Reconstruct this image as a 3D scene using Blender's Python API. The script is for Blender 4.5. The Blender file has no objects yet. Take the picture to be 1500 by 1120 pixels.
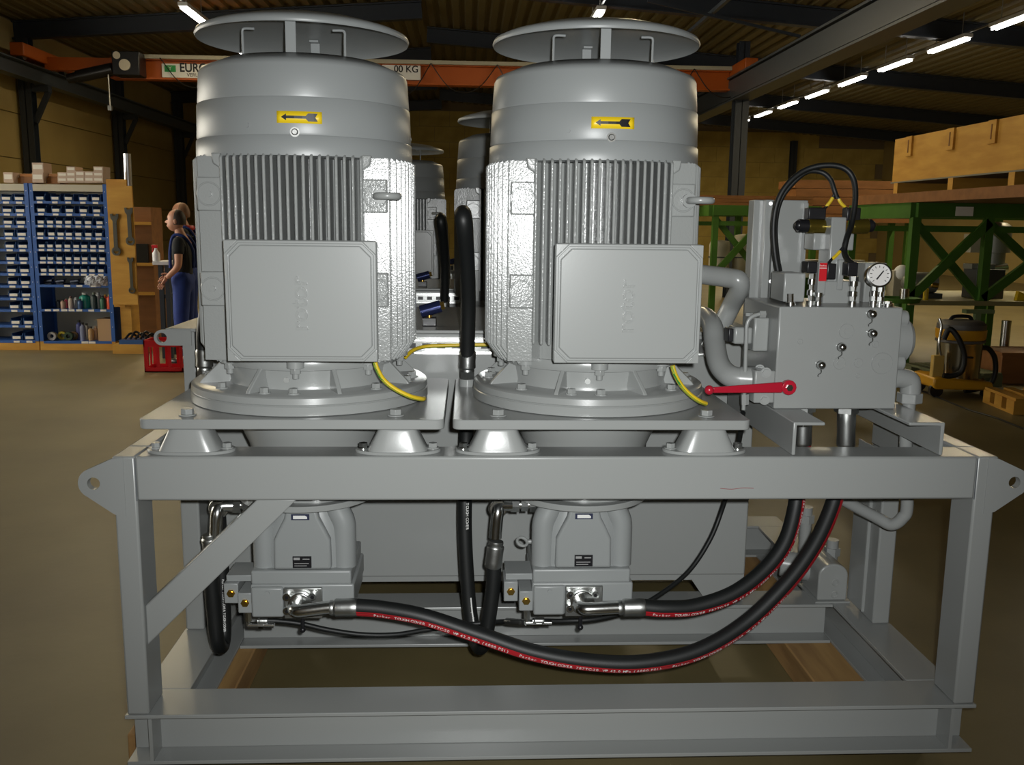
import bpy, bmesh, math, random
from mathutils import Vector, Matrix

random.seed(7)
scene = bpy.context.scene
COL = scene.collection
PI = math.pi

# ---------------------------------------------------------------- camera
FPX, YAW, PITCH, ROLL, CH, CD = 1367.3, .04959, .1676, .01235, 1.586, 2.4165
_cy, _sy, _cp, _sp = math.cos(YAW), math.sin(YAW), math.cos(PITCH), math.sin(PITCH)
FWD = Vector((_sy*_cp, _cy*_cp, -_sp))
_R = Vector((_cy, -_sy, 0)); _U = _R.cross(FWD)
RGT = _R*math.cos(ROLL) + _U*math.sin(ROLL)
UPV = -_R*math.sin(ROLL) + _U*math.cos(ROLL)
CAMP = Vector((0, -CD, CH))
cam_data = bpy.data.cameras.new('camera')
cam_data.sensor_width = 36
cam_data.lens = FPX/1500*36
cam_data.clip_end = 200
cam = bpy.data.objects.new('camera', cam_data)
COL.objects.link(cam)
cam.matrix_world = Matrix.Translation(CAMP) @ Matrix((RGT, UPV, -FWD)).transposed().to_4x4()
scene.camera = cam

# ---------------------------------------------------------------- world, flash, exposure
world = bpy.data.worlds.new('world'); scene.world = world
world.use_nodes = True
bg = world.node_tree.nodes['Background']
bg.inputs[0].default_value = (.85, .93, 1.0, 1)
bg.inputs[1].default_value = .05
fl = bpy.data.lights.new('camera_flash_offscreen', 'SPOT')       # the flash of the photographer's compact camera
fl.energy = 215; fl.spot_size = math.radians(86); fl.spot_blend = 1; fl.shadow_soft_size = .018; fl.color = (.98, 1.0, .99)
flo = bpy.data.objects.new('camera_flash_offscreen', fl); COL.objects.link(flo)
flo.location = CAMP + RGT*.05 + UPV*.045
flo.rotation_euler = cam.matrix_world.to_euler()
scene.view_settings.view_transform = 'Standard'
scene.view_settings.look = 'None'
scene.view_settings.gamma = 1
scene.view_settings.use_curve_mapping = False
scene.view_settings.exposure = 0.35

def ray(x, y):
    return FWD + RGT*((x-750)/FPX) + UPV*((560-y)/FPX)
def at(x, y, Y=None, Z=None, X=None):
    d = ray(x, y)
    t = (Y+CD)/d.y if Y is not None else ((Z-CH)/d.z if Z is not None else X/d.x)
    return CAMP + d*t

# ---------------------------------------------------------------- materials
MATS = {}
def mat(name, col, rough=.5, metal=0., bump=None, var=None, emit=None, coat=0., trans=None, wood=None):
    if name in MATS: return MATS[name]
    m = bpy.data.materials.new(name); m.use_nodes = True
    nt = m.node_tree; b = nt.nodes['Principled BSDF']
    b.inputs['Base Color'].default_value = (*col, 1)
    b.inputs['Roughness'].default_value = rough
    b.inputs['Metallic'].default_value = metal
    if coat: b.inputs['Coat Weight'].default_value = coat; b.inputs['Coat Roughness'].default_value = .12
    if trans is not None:
        b.inputs['Transmission Weight'].default_value = trans
    if emit:
        b.inputs['Emission Color'].default_value = (*emit[0], 1); b.inputs['Emission Strength'].default_value = emit[1]
    tc = nt.nodes.new('ShaderNodeTexCoord')
    if var:                                       # (scale, second colour, detail, stretch)
        n = nt.nodes.new('ShaderNodeTexNoise'); n.inputs['Scale'].default_value = var[0]; n.inputs['Detail'].default_value = var[2]
        mp = nt.nodes.new('ShaderNodeMapping'); mp.inputs['Scale'].default_value = var[3]
        nt.links.new(tc.outputs['Object'], mp.inputs[0]); nt.links.new(mp.outputs[0], n.inputs['Vector'])
        cr = nt.nodes.new('ShaderNodeValToRGB')
        cr.color_ramp.elements[0].position = .32; cr.color_ramp.elements[1].position = .68
        cr.color_ramp.elements[0].color = (*col, 1); cr.color_ramp.elements[1].color = (*var[1], 1)
        nt.links.new(n.outputs[0], cr.inputs[0]); nt.links.new(cr.outputs[0], b.inputs['Base Color'])
    if wood:
        w = nt.nodes.new('ShaderNodeTexNoise'); w.inputs['Scale'].default_value = wood[0]; w.inputs['Detail'].default_value = 6
        mp = nt.nodes.new('ShaderNodeMapping'); mp.inputs['Scale'].default_value = wood[2]
        nt.links.new(tc.outputs['Object'], mp.inputs[0]); nt.links.new(mp.outputs[0], w.inputs['Vector'])
        cr = nt.nodes.new('ShaderNodeValToRGB')
        cr.color_ramp.elements[0].position = .35; cr.color_ramp.elements[1].position = .65
        cr.color_ramp.elements[0].color = (*col, 1); cr.color_ramp.elements[1].color = (*wood[1], 1)
        nt.links.new(w.outputs[0], cr.inputs[0]); nt.links.new(cr.outputs[0], b.inputs['Base Color'])
    if bump:                                      # (scale, strength, distance)
        n = nt.nodes.new('ShaderNodeTexNoise'); n.inputs['Scale'].default_value = bump[0]; n.inputs['Detail'].default_value = 3
        bp = nt.nodes.new('ShaderNodeBump'); bp.inputs['Strength'].default_value = bump[1]; bp.inputs['Distance'].default_value = bump[2]
        nt.links.new(tc.outputs['Object'], n.inputs['Vector'])
        nt.links.new(n.outputs[0], bp.inputs['Height']); nt.links.new(bp.outputs[0], b.inputs['Normal'])
    MATS[name] = m
    return m
GREY = (.29, .30, .293)
PAINT = mat('grey_paint', GREY, .27, bump=(260, .05, .001))
CAST = mat('grey_paint_on_casting', GREY, .2, bump=(190, .5, .0013))
SMOOTHP = mat('grey_paint_smooth', (.272, .286, .285), .38, bump=(300, .04, .001))
ZINC = mat('zinc_plated_steel', (.62, .63, .62), .22, 1.0, bump=(120, .1, .001))
DULLZ = mat('dull_steel', (.42, .43, .42), .38, 1.0, bump=(150, .2, .001))
RUBBER = mat('black_hose_rubber', (.007, .008, .008), .5, bump=(320, .2, .0008))
BLACK = mat('black_plastic', (.01, .01, .012), .35)
REDLAY = mat('red_hose_layline', (.42, .012, .02), .4)
WHITE = mat('white_print', (.75, .75, .73), .5)
BRASS = mat('brass_plug', (.75, .5, .12), .28, 1.0)
YELLOW = mat('yellow_sticker', (.86, .60, .015), .4)
CABYEL = mat('yellow_wire', (.72, .5, .02), .4)
CABGRN = mat('green_wire', (.02, .22, .04), .4)
REDM = mat('red_lacquer', (.42, .012, .03), .22)
REDP = mat('red_plastic', (.55, .012, .02), .35)
GREEN = mat('green_steel_paint', (.055, .155, .016), .5, var=(3, (.042, .12, .013), 3, (1, 1, 1)))
PLY = mat('plywood', (.62, .33, .05), .65, wood=(2.2, (.50, .245, .03), (1, 1, 5)))
TIMBER = mat('sawn_timber', (.42, .25, .09), .75, wood=(3, (.26, .14, .05), (5, .6, 5)))
BROWNW = mat('brown_boards', (.27, .11, .03), .6, wood=(2, (.2, .08, .02), (1, 5, 5)))
DARKST = mat('dark_blue_steel', (.022, .028, .038), .45)
RAILST = mat('grey_blue_runway_paint', (.052, .062, .072), .45)
ORANGE = mat('orange_crane_paint', (.42, .085, .003), .5)
SHBLUE = mat('blue_rack_paint', (.025, .10, .36), .45)
BINBLUE = mat('blue_bin_plastic', (.035, .10, .27), .4)
SHGREY = mat('grey_shelf_steel', (.22, .24, .24), .45)
PAPER = mat('paper_label', (.78, .74, .66), .7)
CARD = mat('cardboard', (.46, .29, .15), .8)
SKIN = mat('skin', (.56, .27, .17), .5)
HAIR = mat('dark_hair', (.035, .022, .016), .6)
TSHIRT = mat('black_cotton', (.012, .014, .018), .85)
OVERALL = mat('blue_work_cloth', (.012, .035, .20), .8, var=(9, (.02, .05, .26), 3, (1, 1, 1)))
TUBE = mat('fluorescent_tube', (1, 1, 1), .5, emit=((1, .98, .93), 14))

# ---------------------------------------------------------------- mesh helpers
OFF = {}
class MB:
    def __init__(s): s.v = []; s.f = []
    def add(s, vs, fs):
        n = len(s.v); s.v += [Vector(v) for v in vs]; s.f += [tuple(i+n for i in f) for f in fs]; return s
    def box(s, x0, x1, y0, y1, z0, z1):
        x0, x1 = sorted((x0, x1)); y0, y1 = sorted((y0, y1)); z0, z1 = sorted((z0, z1))
        return s.add([(x0,y0,z0),(x1,y0,z0),(x1,y1,z0),(x0,y1,z0),(x0,y0,z1),(x1,y0,z1),(x1,y1,z1),(x0,y1,z1)],
                     [(0,3,2,1),(4,5,6,7),(0,1,5,4),(1,2,6,5),(2,3,7,6),(3,0,4,7)])
    def bar(s, a, b, w, h, up=(0,0,1)):          # box beam from a to b, w across, h along up
        a, b = Vector(a), Vector(b); d = (b-a).normalized(); up = Vector(up)
        sd = d.cross(up).normalized(); u = sd.cross(d).normalized()
        vs = []
        for p in (a, b):
            for sx, sz in ((-1,-1),(1,-1),(1,1),(-1,1)): vs.append(p + sd*(sx*w/2) + u*(sz*h/2))
        return s.add(vs, [(0,1,2,3),(7,6,5,4),(0,4,5,1),(1,5,6,2),(2,6,7,3),(3,7,4,0)])
    def cyl(s, a, b, r0, r1=None, n=24, ph=0., caps=True):
        a, b = Vector(a), Vector(b); r1 = r0 if r1 is None else r1
        d = (b-a).normalized(); t = Vector((0,0,1)) if abs(d.z) < .9 else Vector((1,0,0))
        e1 = d.cross(t).normalized(); e2 = d.cross(e1)
        vs = []
        for p, r in ((a, r0), (b, r1)):
            for i in range(n):
                an = ph + 2*PI*i/n; vs.append(p + e1*(r*math.cos(an)) + e2*(r*math.sin(an)))
        fs = [(i, i+n, (i+1) % n+n, (i+1) % n) for i in range(n)]
        if caps: fs += [tuple(range(n)), tuple(range(2*n-1, n-1, -1))]
        return s.add(vs, fs)
    def lathe(s, c, prof, n=48, a0=0., a1=2*PI, sx=1., sy=1.):   # profile (r, z) about vertical axis at c
        c = Vector(c); full = abs(a1-a0-2*PI) < 1e-6; k = n if full else n+1; vs = []
        for r, z in prof:
            for i in range(k):
                an = a0 + (a1-a0)*i/n; vs.append(c + Vector((r*math.cos(an)*sx, r*math.sin(an)*sy, z)))
        fs = []
        for j in range(len(prof)-1):
            for i in range(n):
                i2 = (i+1) % k; fs.append((j*k+i, j*k+i2, (j+1)*k+i2, (j+1)*k+i))
        return s.add(vs, fs)
    def lathe_ax(s, a, d, prof, n=32):            # profile (r, t) along direction d from a
        a = Vector(a); d = Vector(d).normalized(); t = Vector((0,0,1)) if abs(d.z) < .9 else Vector((1,0,0))
        e1 = d.cross(t).normalized(); e2 = d.cross(e1); vs = []
        for r, h in prof:
            for i in range(n):
                an = 2*PI*i/n; vs.append(a + d*h + e1*(r*math.cos(an)) + e2*(r*math.sin(an)))
        fs = [(j*n+i, (j+1)*n+i, (j+1)*n+(i+1) % n, j*n+(i+1) % n) for j in range(len(prof)-1) for i in range(n)]
        return s.add(vs, fs)
    def tube(s, pts, r, n=14, sub=6, closed=False, caps=True, rr=None):
        P = spline(pts, sub, closed); m = len(P); vs = []; prev = None; frames = []
        for i in range(m):
            if closed: d = (P[(i+1) % m]-P[i-1]).normalized()
            else: d = (P[min(i+1, m-1)]-P[max(i-1, 0)]).normalized()
            if prev is None:
                t = Vector((0,0,1)) if abs(d.z) < .9 else Vector((1,0,0)); e1 = d.cross(t).normalized()
            else: e1 = (prev - d*prev.dot(d)).normalized()
            e2 = d.cross(e1); prev = e1; frames.append((P[i], e1, e2))
            q = rr(i/(m-1)) if rr else r
            for k in range(n):
                an = 2*PI*k/n; vs.append(P[i] + e1*(q*math.cos(an)) + e2*(q*math.sin(an)))
        mm = m if closed else m-1
        fs = [(i*n+k, i*n+(k+1) % n, ((i+1) % m)*n+(k+1) % n, ((i+1) % m)*n+k) for i in range(mm) for k in range(n)]
        if caps and not closed: fs += [tuple(range(n-1, -1, -1)), tuple(range((m-1)*n, m*n))]
        return s.add(vs, fs)
    def ribbon(s, pts, r, side, width, sub=6, t0=0., t1=1.):    # band lying on a hose surface, facing `side`
        P = spline(pts, sub); m = len(P); side = Vector(side); vs = []; fs = []; k = 0
        i0, i1 = int(t0*(m-1)), int(t1*(m-1))
        for i in range(i0, i1+1):
            d = (P[min(i+1, m-1)]-P[max(i-1, 0)]).normalized()
            o = (side - d*side.dot(d)).normalized(); c = d.cross(o)
            for q in (-1, 0, 1):
                an = q*width/2/r; vs.append(P[i] + (o*math.cos(an) + c*math.sin(an))*(r*1.015))
        for i in range(i1-i0):
            for q in (0, 1): a = i*3+q; fs.append((a, a+1, a+4, a+3))
        return s.add(vs, fs)
    def prism(s, poly, axis, d0, d1):             # poly in the two other axes (x,z for axis 'y', x,y for 'z', y,z for 'x')
        n = len(poly); vs = []
        for d in (d0, d1):
            for a, b in poly: vs.append({'y': (a, d, b), 'z': (a, b, d), 'x': (d, a, b)}[axis])
        fs = [(i, (i+1) % n, (i+1) % n+n, i+n) for i in range(n)] + [tuple(range(n-1, -1, -1)), tuple(range(n, 2*n))]
        return s.add(vs, fs)
    def ring_prism(s, outer, inner, axis, d0, d1):  # same vertex count
        n = len(outer); vs = []
        for d in (d0, d1):
            for P in (outer, inner):
                for a, b in P: vs.append({'y': (a, d, b), 'z': (a, b, d), 'x': (d, a, b)}[axis])
        fs = []
        for i in range(n):
            j = (i+1) % n
            fs += [(i, j, n+j, n+i), (2*n+i, 3*n+i, 3*n+j, 2*n+j), (i, 2*n+i, 2*n+j, j), (n+i, n+j, 3*n+j, 3*n+i)]
        return s.add(vs, fs)
    def torus(s, c, axis, R, r, n=24, k=10, sx=1.):
        c = Vector(c); d = Vector(axis).normalized(); t = Vector((0,0,1)) if abs(d.z) < .9 else Vector((1,0,0))
        e1 = d.cross(t).normalized(); e2 = d.cross(e1); vs = []
        for i in range(n):
            an = 2*PI*i/n; o = e1*math.cos(an)*sx + e2*math.sin(an)
            for j in range(k):
                b = 2*PI*j/k; vs.append(c + o*(R+r*math.cos(b)) + d*(r*math.sin(b)))
        return s.add(vs, [(i*k+j, ((i+1) % n)*k+j, ((i+1) % n)*k+(j+1) % k, i*k+(j+1) % k) for i in range(n) for j in range(k)])
    def sphere(s, c, r, n=16, k=10, sc=(1,1,1)):
        c = Vector(c); vs = []
        for j in range(k+1):
            th = PI*j/k
            for i in range(n):
                a = 2*PI*i/n; vs.append(c + Vector((r*sc[0]*math.sin(th)*math.cos(a), r*sc[1]*math.sin(th)*math.sin(a), r*sc[2]*math.cos(th))))
        return s.add(vs, [(j*n+i, (j+1)*n+i, (j+1)*n+(i+1) % n, j*n+(i+1) % n) for j in range(k) for i in range(n)])
    def hexbolt(s, p, d, r=.012, h=.012, washer=True):
        p, d = Vector(p), Vector(d).normalized()
        if washer: s.cyl(p, p+d*(h*.22), r*1.35, n=20); p = p+d*(h*.22)
        s.cyl(p, p+d*h, r, n=6); return s
    def build(s, name, m, parent=None, bevel=0., smooth=True, ang=40, base=None, seg=2):
        off = OFF.get(parent.name, Vector()) if parent else (Vector(base) if base is not None else Vector())
        me = bpy.data.meshes.new(name)
        me.from_pydata([tuple(v-off) for v in s.v], [], s.f)
        bm = bmesh.new(); bm.from_mesh(me)
        bmesh.ops.recalc_face_normals(bm, faces=bm.faces); bm.to_mesh(me); bm.free()
        me.materials.append(m)
        if smooth:
            me.polygons.foreach_set('use_smooth', [True]*len(me.polygons)); me.set_sharp_from_angle(angle=math.radians(ang))
        o = bpy.data.objects.new(name, me); COL.objects.link(o)
        if parent: o.parent = parent
        else: o.location = off
        OFF[o.name] = off
        if bevel:
            b = o.modifiers.new('bevel', 'BEVEL'); b.width = bevel; b.segments = seg; b.limit_method = 'ANGLE'; b.angle_limit = math.radians(40)
        return o
def spline(pts, sub=6, closed=False):
    P = [Vector(p) for p in pts]
    if len(P) < 3 and not closed: return P
    n = len(P); out = []
    rng = range(n) if closed else range(n-1)
    for i in rng:
        p1, p2 = P[i], P[(i+1) % n]
        p0 = P[i-1] if (i > 0 or closed) else p1*2-p2
        p3 = P[(i+2) % n] if (i+2 < n or closed) else p2*2-p1
        for k in range(sub):
            t = k/sub
            out.append(((p1*2) + (p2-p0)*t + (p0*2-p1*5+p2*4-p3)*t*t + (p1*3-p0-p2*3+p3)*t*t*t)*.5)
    if not closed: out.append(P[-1])
    return out
def tag(o, label, cat, group=None, kind=None):
    o['label'] = label; o['category'] = cat
    if group: o['group'] = group
    if kind: o['kind'] = kind
    return o
def struct(o): o['kind'] = 'structure'; return o
def thing(name, label, cat, base, group=None):
    o = bpy.data.objects.new(name, None); COL.objects.link(o)
    o.empty_display_size = .1; o.location = base; OFF[o.name] = Vector(base)
    return tag(o, label, cat, group)
def copy_tree(o, loc=None, label=None, group=None, rotz=None):
    r = o.copy(); COL.objects.link(r)
    if loc is not None: r.location = loc
    if rotz is not None: r.rotation_euler.z = rotz
    if label: r['label'] = label
    if group: r['group'] = group
    for ch in list(o.children):
        c = ch.copy(); COL.objects.link(c); c.parent = r
        for g in list(ch.children):
            d = g.copy(); COL.objects.link(d); d.parent = c
    return r
def text_mesh(name, txt, size, depth, m, parent, pos, rot, align='CENTER', spacing=1., bold=0., sx=1.):
    cu = bpy.data.curves.new('t', 'FONT'); cu.body = txt; cu.size = size; cu.extrude = depth; cu.align_x = align; cu.align_y = 'CENTER'
    cu.space_character = spacing; cu.offset = bold
    to = bpy.data.objects.new('t', cu); COL.objects.link(to)
    dg = bpy.context.evaluated_depsgraph_get()
    me = bpy.data.meshes.new_from_object(to.evaluated_get(dg))
    bpy.data.objects.remove(to); bpy.data.curves.remove(cu)
    off = OFF.get(parent.name, Vector()) if parent else Vector()
    M = Matrix.Translation(Vector(pos)-off) @ rot.to_4x4() @ Matrix.Diagonal((sx, 1, 1, 1))
    me.transform(M); me.materials.clear(); me.materials.append(m); me.name = name
    o = bpy.data.objects.new(name, me); COL.objects.link(o); o.parent = parent; OFF[o.name] = off
    return o
ROT_FRONT = Matrix(((1,0,0),(0,0,-1),(0,1,0)))          # text upright, facing -Y
# ================================================================ the hall
XL, XR, YB, YF = -9.7, 17.0, 36.0, -7.0
RIDGE = 6.35
def roof_z(x): return RIDGE - .07*abs(x+1)
FLOORM = mat('concrete_floor', (.18, .145, .066), .45, var=(1.3, (.125, .10, .044), 8, (1, 1, 1)), bump=(30, .12, .004))
WALLM = mat('beige_wall_panel', (.34, .25, .085), .7, var=(.8, (.28, .20, .065), 5, (1, 1, 1)))
BLOCKM = mat('pale_wall_block', (.48, .35, .085), .8, var=(2, (.37, .265, .06), 6, (1, 1, 1)), bump=(25, .2, .01))
JOINTM = mat('wall_joint', (.20, .15, .08), .9)
DECKM = mat('corrugated_roof_steel', (.14, .11, .042), .5)

floor = struct(MB().box(XL-.3, XR+.3, YF-6, YB+.3, -.2, 0).build('floor', FLOORM, smooth=False))
# corrugated deck: trapezoid ribs running the length of the hall
m = MB(); xs = []; x = XL-.2; k = 0
while x < XR+.2:
    for dx, dz in ((0, 0), (.13, 0), (.17, .06), (.25, .06)): xs.append((x+dx, roof_z(x+dx)+dz))
    x += .29
vs = [(a, y, z) for y in (YF, YB+.2) for a, z in xs]; n = len(xs)
m.add(vs, [(i, i+1, n+i+1, n+i) for i in range(n-1)])
ceiling = struct(m.build('ceiling', DECKM, smooth=False))
sol = ceiling.modifiers.new('thick', 'SOLIDIFY'); sol.thickness = .02; sol.offset = 1
COLY = [-2.6+5.4*i for i in range(8)]
for y in COLY:                                    # rafters: sloping I beams, one from each eave to the ridge
    for xa, xb in ((XL, -1), (-1, XR)):
        yy = y if xb == -1 else y-2.7
        a, b = Vector((xa, yy, roof_z(xa)-.2)), Vector((xb, yy, roof_z(xb)-.2))
        r = MB().bar(a+Vector((0,0,.17)), b+Vector((0,0,.17)), .2, .03).bar(a-Vector((0,0,.17)), b-Vector((0,0,.17)), .2, .03).bar(a, b, .03, .34)
        r.build('roof_beam', DARKST, ceiling, smooth=False)
wall_left = struct(MB().box(XL-.25, XL-.04, YF, YB, 0, 5.75).build('wall_left', JOINTM, smooth=False))
unit = MB().box(-.04, .0, 0, 5.38, 0, .985).build('panel', WALLM, wall_left, smooth=False, bevel=.008)
first = True
for i in range(7):
    for j in range(6):
        p = unit if first else unit.copy()
        if not first: COL.objects.link(p); p.parent = wall_left
        p.location = (XL, COLY[i]+.01 if i else COLY[0]+.01, j*1.0*.955); p.scale.z = .955; first = False
wall_back = struct(MB().box(XL-.3, XR+.3, YB+.04, YB+.3, 0, 6.45).build('wall_back', JOINTM, smooth=False))
unit = MB().box(0, 1.19, -.0, .04, 0, .59).build('block', BLOCKM, wall_back, smooth=False)
first = True
for j in range(10):
    for i in range(23):
        x = XL + 1.2*i - (.6 if j % 2 else 0)
        if x < XL-.61 or x+1.2 > XR+.3: continue
        if roof_z(x+.6) < j*.6+.5: continue
        p = unit if first else unit.copy()
        if not first: COL.objects.link(p); p.parent = wall_back
        p.location = (x, YB, j*.6); first = False
wall_front = struct(MB().box(XL-.3, XR+.3, YF-.3, YF, 0, 6.45).build('wall_front', WALLM, smooth=False))
wall_right = struct(MB().box(XR, XR+.25, YF, YB, 0, 5.1).build('wall_right', WALLM, smooth=False))
def hcolumn(name, x, y, z1, w, par, m=DARKST):
    return MB().box(x-w/2, x+w/2, y-w/2, y-w/2+.02, 0, z1).box(x-w/2, x+w/2, y+w/2-.02, y+w/2, 0, z1).box(x-.008, x+.008, y-w/2, y+w/2, 0, z1).build(name, m, par, smooth=False)
for y in COLY:
    hcolumn('column', XL+.2, y, roof_z(XL+.2)-.37, .26, wall_left)
for x in (-3.2, 8.6, 13.2):
    hcolumn('column', x, YB-.16, roof_z(x)-.3, .24, wall_back)
# crane runways
trim_1 = struct(MB().box(-9.32, -9.02, YF, YB-.4, 4.73, 4.75).box(-9.30, -9.04, YF, YB-.4, 4.43, 4.45).box(-9.18, -9.16, YF, YB-.4, 4.45, 4.73).build('trim_1', RAILST, smooth=False))
MB().box(-9.20, -9.14, YF, YB-.4, 4.75, 4.80).build('crane_rail', DARKST, trim_1, smooth=False)
for y in COLY:
    MB().box(XL+.33, -9.02, y-.1, y+.1, 4.28, 4.43).bar((XL+.33, y, 3.65), (-9.05, y, 4.3), .1, .1).build('bracket', DARKST, trim_1, smooth=False)
trim_2 = struct(MB().box(5.8, 6.2, YF, YB-.4, 4.83, 4.87).box(5.8, 6.2, YF, YB-.4, 4.33, 4.37).box(5.98, 6.02, YF, YB-.4, 4.37, 4.83).box(5.84, 5.86, YF, YB-.4, 4.4, 4.8).build('trim_2', RAILST, smooth=False))
MB().box(5.97, 6.03, YF, YB-.4, 4.87, 4.93).build('crane_rail', DARKST, trim_2, smooth=False)
for y in (-3.2, 7.0-.2, 18.6, 28.0):
    c = hcolumn('column', 6.05 if y < 10 else 6.0, y if y != 6.8 else 34.9, 4.33, .3, trim_2)
for y in (18.6, 28.0, 34.9):
    hcolumn('upper_column', 6.0, y, roof_z(6)-.3, .24, trim_2).location.z = 0

# fluorescent fittings in three rows
def fitting(x, y, z, label, group, lamp='lamp_light'):
    t = thing('fluorescent_light', label, 'ceiling light', (x, y, z), group)
    MB().box(x-.09, x+.09, y-.74, y+.74, z+.03, z+.1).build('lamp_housing', mat('white_lamp_steel', (.6, .6, .58), .5), t, bevel=.01)
    for dx in (-.04, .04): MB().cyl((x+dx, y-.7, z), (x+dx, y+.7, z), .022, n=10).build('tube', TUBE, t)
    for dy in (-.5, .5): MB().cyl((x, y+dy, z+.1), (x, y+dy, roof_z(x)-.01), .008, n=6).build('hanger', DULLZ, t)
    L = bpy.data.lights.new(lamp, 'AREA'); L.shape = 'RECTANGLE'; L.size = .12; L.size_y = 1.38; L.energy = LAMPW; L.color = (1, .80, .44)
    lo = bpy.data.objects.new(lamp, L); COL.objects.link(lo); lo.parent = t; lo.location = (0, 0, -.03)
LAMPW = 50
def row(x, z, ys, label, group, off):             # off: assumed fittings, added unseen above the picture to continue the row, by name
    for y in ys: fitting(x, y, z, label, group, off.get(round(y, 2), 'lamp_light'))
    MB().box(x-.02, x+.02, min(ys)-1, max(ys)+1, z+.1, z+.13).build('cable_duct', DULLZ, ceiling, smooth=False)
row(9.31, 5.10, [13.8+2.303*k for k in range(-2, 8)], 'lit fluorescent tube light in the row beyond the runway beam', 'tube lights beyond the runway beam', {9.19: 'assumed_lamp_outer_row_nearer_offscreen', 11.5: 'assumed_lamp_outer_row_offscreen'})
row(2.41, 5.40, [11.05, 13.5, 15.95], 'lit fluorescent tube light in the row above the crane bridge middle', 'tube lights along the middle of the hall', {11.05: 'assumed_lamp_middle_row_offscreen'})
row(-5.18, 5.40, [16.46+3.29*k for k in range(-2, 2)], 'lit fluorescent tube light in the row above the crane hoist end', 'tube lights on the storage rack side', {9.88: 'assumed_lamp_rack_row_nearer_offscreen', 13.17: 'assumed_lamp_rack_row_offscreen'})

# ---------------------------------------------------------------- overhead crane
cr = thing('overhead_crane', 'orange overhead travelling crane bridge with black hoist box under the roof', 'crane', (-1.4, 19.1, 4.59))
gx0, gx1 = -7.7, 5.85
MB().box(gx0, gx1, 18.95, 19.25, 4.99, 5.03).box(gx0, gx1, 18.95, 19.25, 4.59, 4.63).box(gx0, gx1, 19.06, 19.14, 4.63, 4.99).build('girder', ORANGE, cr, smooth=False)
MB().box(gx0+.2, gx1, 18.86, 18.95, 5.01, 5.09).build('cable_track', mat('galvanised_track', (.45, .42, .32), .5), cr, smooth=False)
for x, nm in ((-9.17, 'end_carriage'), (6.0, 'end_carriage')):
    MB().box(x-.14, x+.14, 17.9, 20.3, 4.86, 5.12).build(nm, ORANGE, cr, bevel=.02)
    for y in (18.1, 20.1): MB().cyl((x-.06, y, 4.90), (x+.06, y, 4.90), .10, n=20).build('wheel', DULLZ, cr)
MB().box(-9.1, gx0+.1, 19.0, 19.2, 4.75, 5.02).build('girder_end', ORANGE, cr, smooth=False)
hb = MB().box(-7.5, -6.93, 18.5, 18.95, 4.60, 5.09).build('hoist_box', BLACK, cr, bevel=.02)
MB().cyl((-7.225, 18.5, 4.805), (-7.225, 18.46, 4.805), .115, n=28).build('round_cover', mat('pale_disc', (.6, .55, .45), .5), hb)
MB().cyl((-7.385, 18.5, 4.997), (-7.385, 18.47, 4.997), .075, n=24).build('round_cover', mat('pale_disc', (.6, .55, .45), .5), hb)
MB().cyl((-8.3, 18.7, 4.58), (-7.55, 18.7, 4.75), .13, n=20).cyl((-8.5, 18.7, 4.53), (-8.3, 18.7, 4.58), .10, n=20).build('drive_motor', BLACK, cr)
MB().cyl((-7.62, 18.6, 3.95), (-7.62, 18.6, 4.62), .02, n=8).box(-7.66, -7.58, 18.56, 18.64, 3.88, 3.98).build('hoist_chain', DULLZ, cr)
sy_ = 18.945
a, b = at(237, 93, Y=sy_), at(330, 115, Y=sy_)
MB().box(a.x, b.x, sy_-.012, 19.06, b.z, a.z).build('name_board', WHITE, cr, smooth=False)
g0, g1 = at(241, 95.5, Y=sy_), at(258, 105.5, Y=sy_)
MB().box(g0.x, g1.x, sy_-.016, sy_-.011, g1.z, g0.z).build('green_logo', mat('logo_green', (.02, .30, .07), .5), cr, smooth=False)
text_mesh('logo_letter', 'Y', .11, .001, WHITE, cr, ((g0.x+g1.x)/2, sy_-.018, (g0.z+g1.z)/2), ROT_FRONT)
tx = at(263, 99.5, Y=sy_)
text_mesh('lettering', 'EUROPONT', .26, .001, BLACK, cr, (tx.x, sy_-.014, tx.z), ROT_FRONT, align='LEFT', bold=.006, sx=.88)
tx = at(274, 110, Y=sy_)
text_mesh('lettering', 'VERLINDE', .105, .001, BLACK, cr, (tx.x, sy_-.014, tx.z), ROT_FRONT, align='LEFT', bold=.001)
a, b = at(560, 95, Y=sy_), at(616, 117, Y=sy_)
MB().box(a.x, b.x, sy_-.012, 19.06, b.z, a.z).build('capacity_board', WHITE, cr, smooth=False)
tx = at(613, 102, Y=sy_)
text_mesh('lettering', '00 KG', .20, .001, BLACK, cr, (tx.x, sy_-.014, tx.z), ROT_FRONT, align='RIGHT', bold=.003)
for k in range(9):
    x0 = -6.6+1.45*k
    MB().tube([(x0, 18.84, 5.02), (x0+.36, 18.84, 4.56-.1*(k % 2)), (x0+.72, 18.84, 4.42-.1*(k % 2)), (x0+1.08, 18.84, 4.56-.1*(k % 2)), (x0+1.45, 18.84, 5.02)], .012, n=6).build('festoon_cable', BLACK, cr)
# lattice of far runway clutter above the right rail
for y in (15.0, 23.0):
    MB().bar((3.2, y, 5.55), (6.0, y, 5.0), .05, .05).build('wind_brace', DARKST, trim_2, smooth=False)
MB().box(4.35, 4.42, YF, YB-.5, 5.35, 5.42).build('power_rail', RAILST, ceiling, smooth=False)


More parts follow.
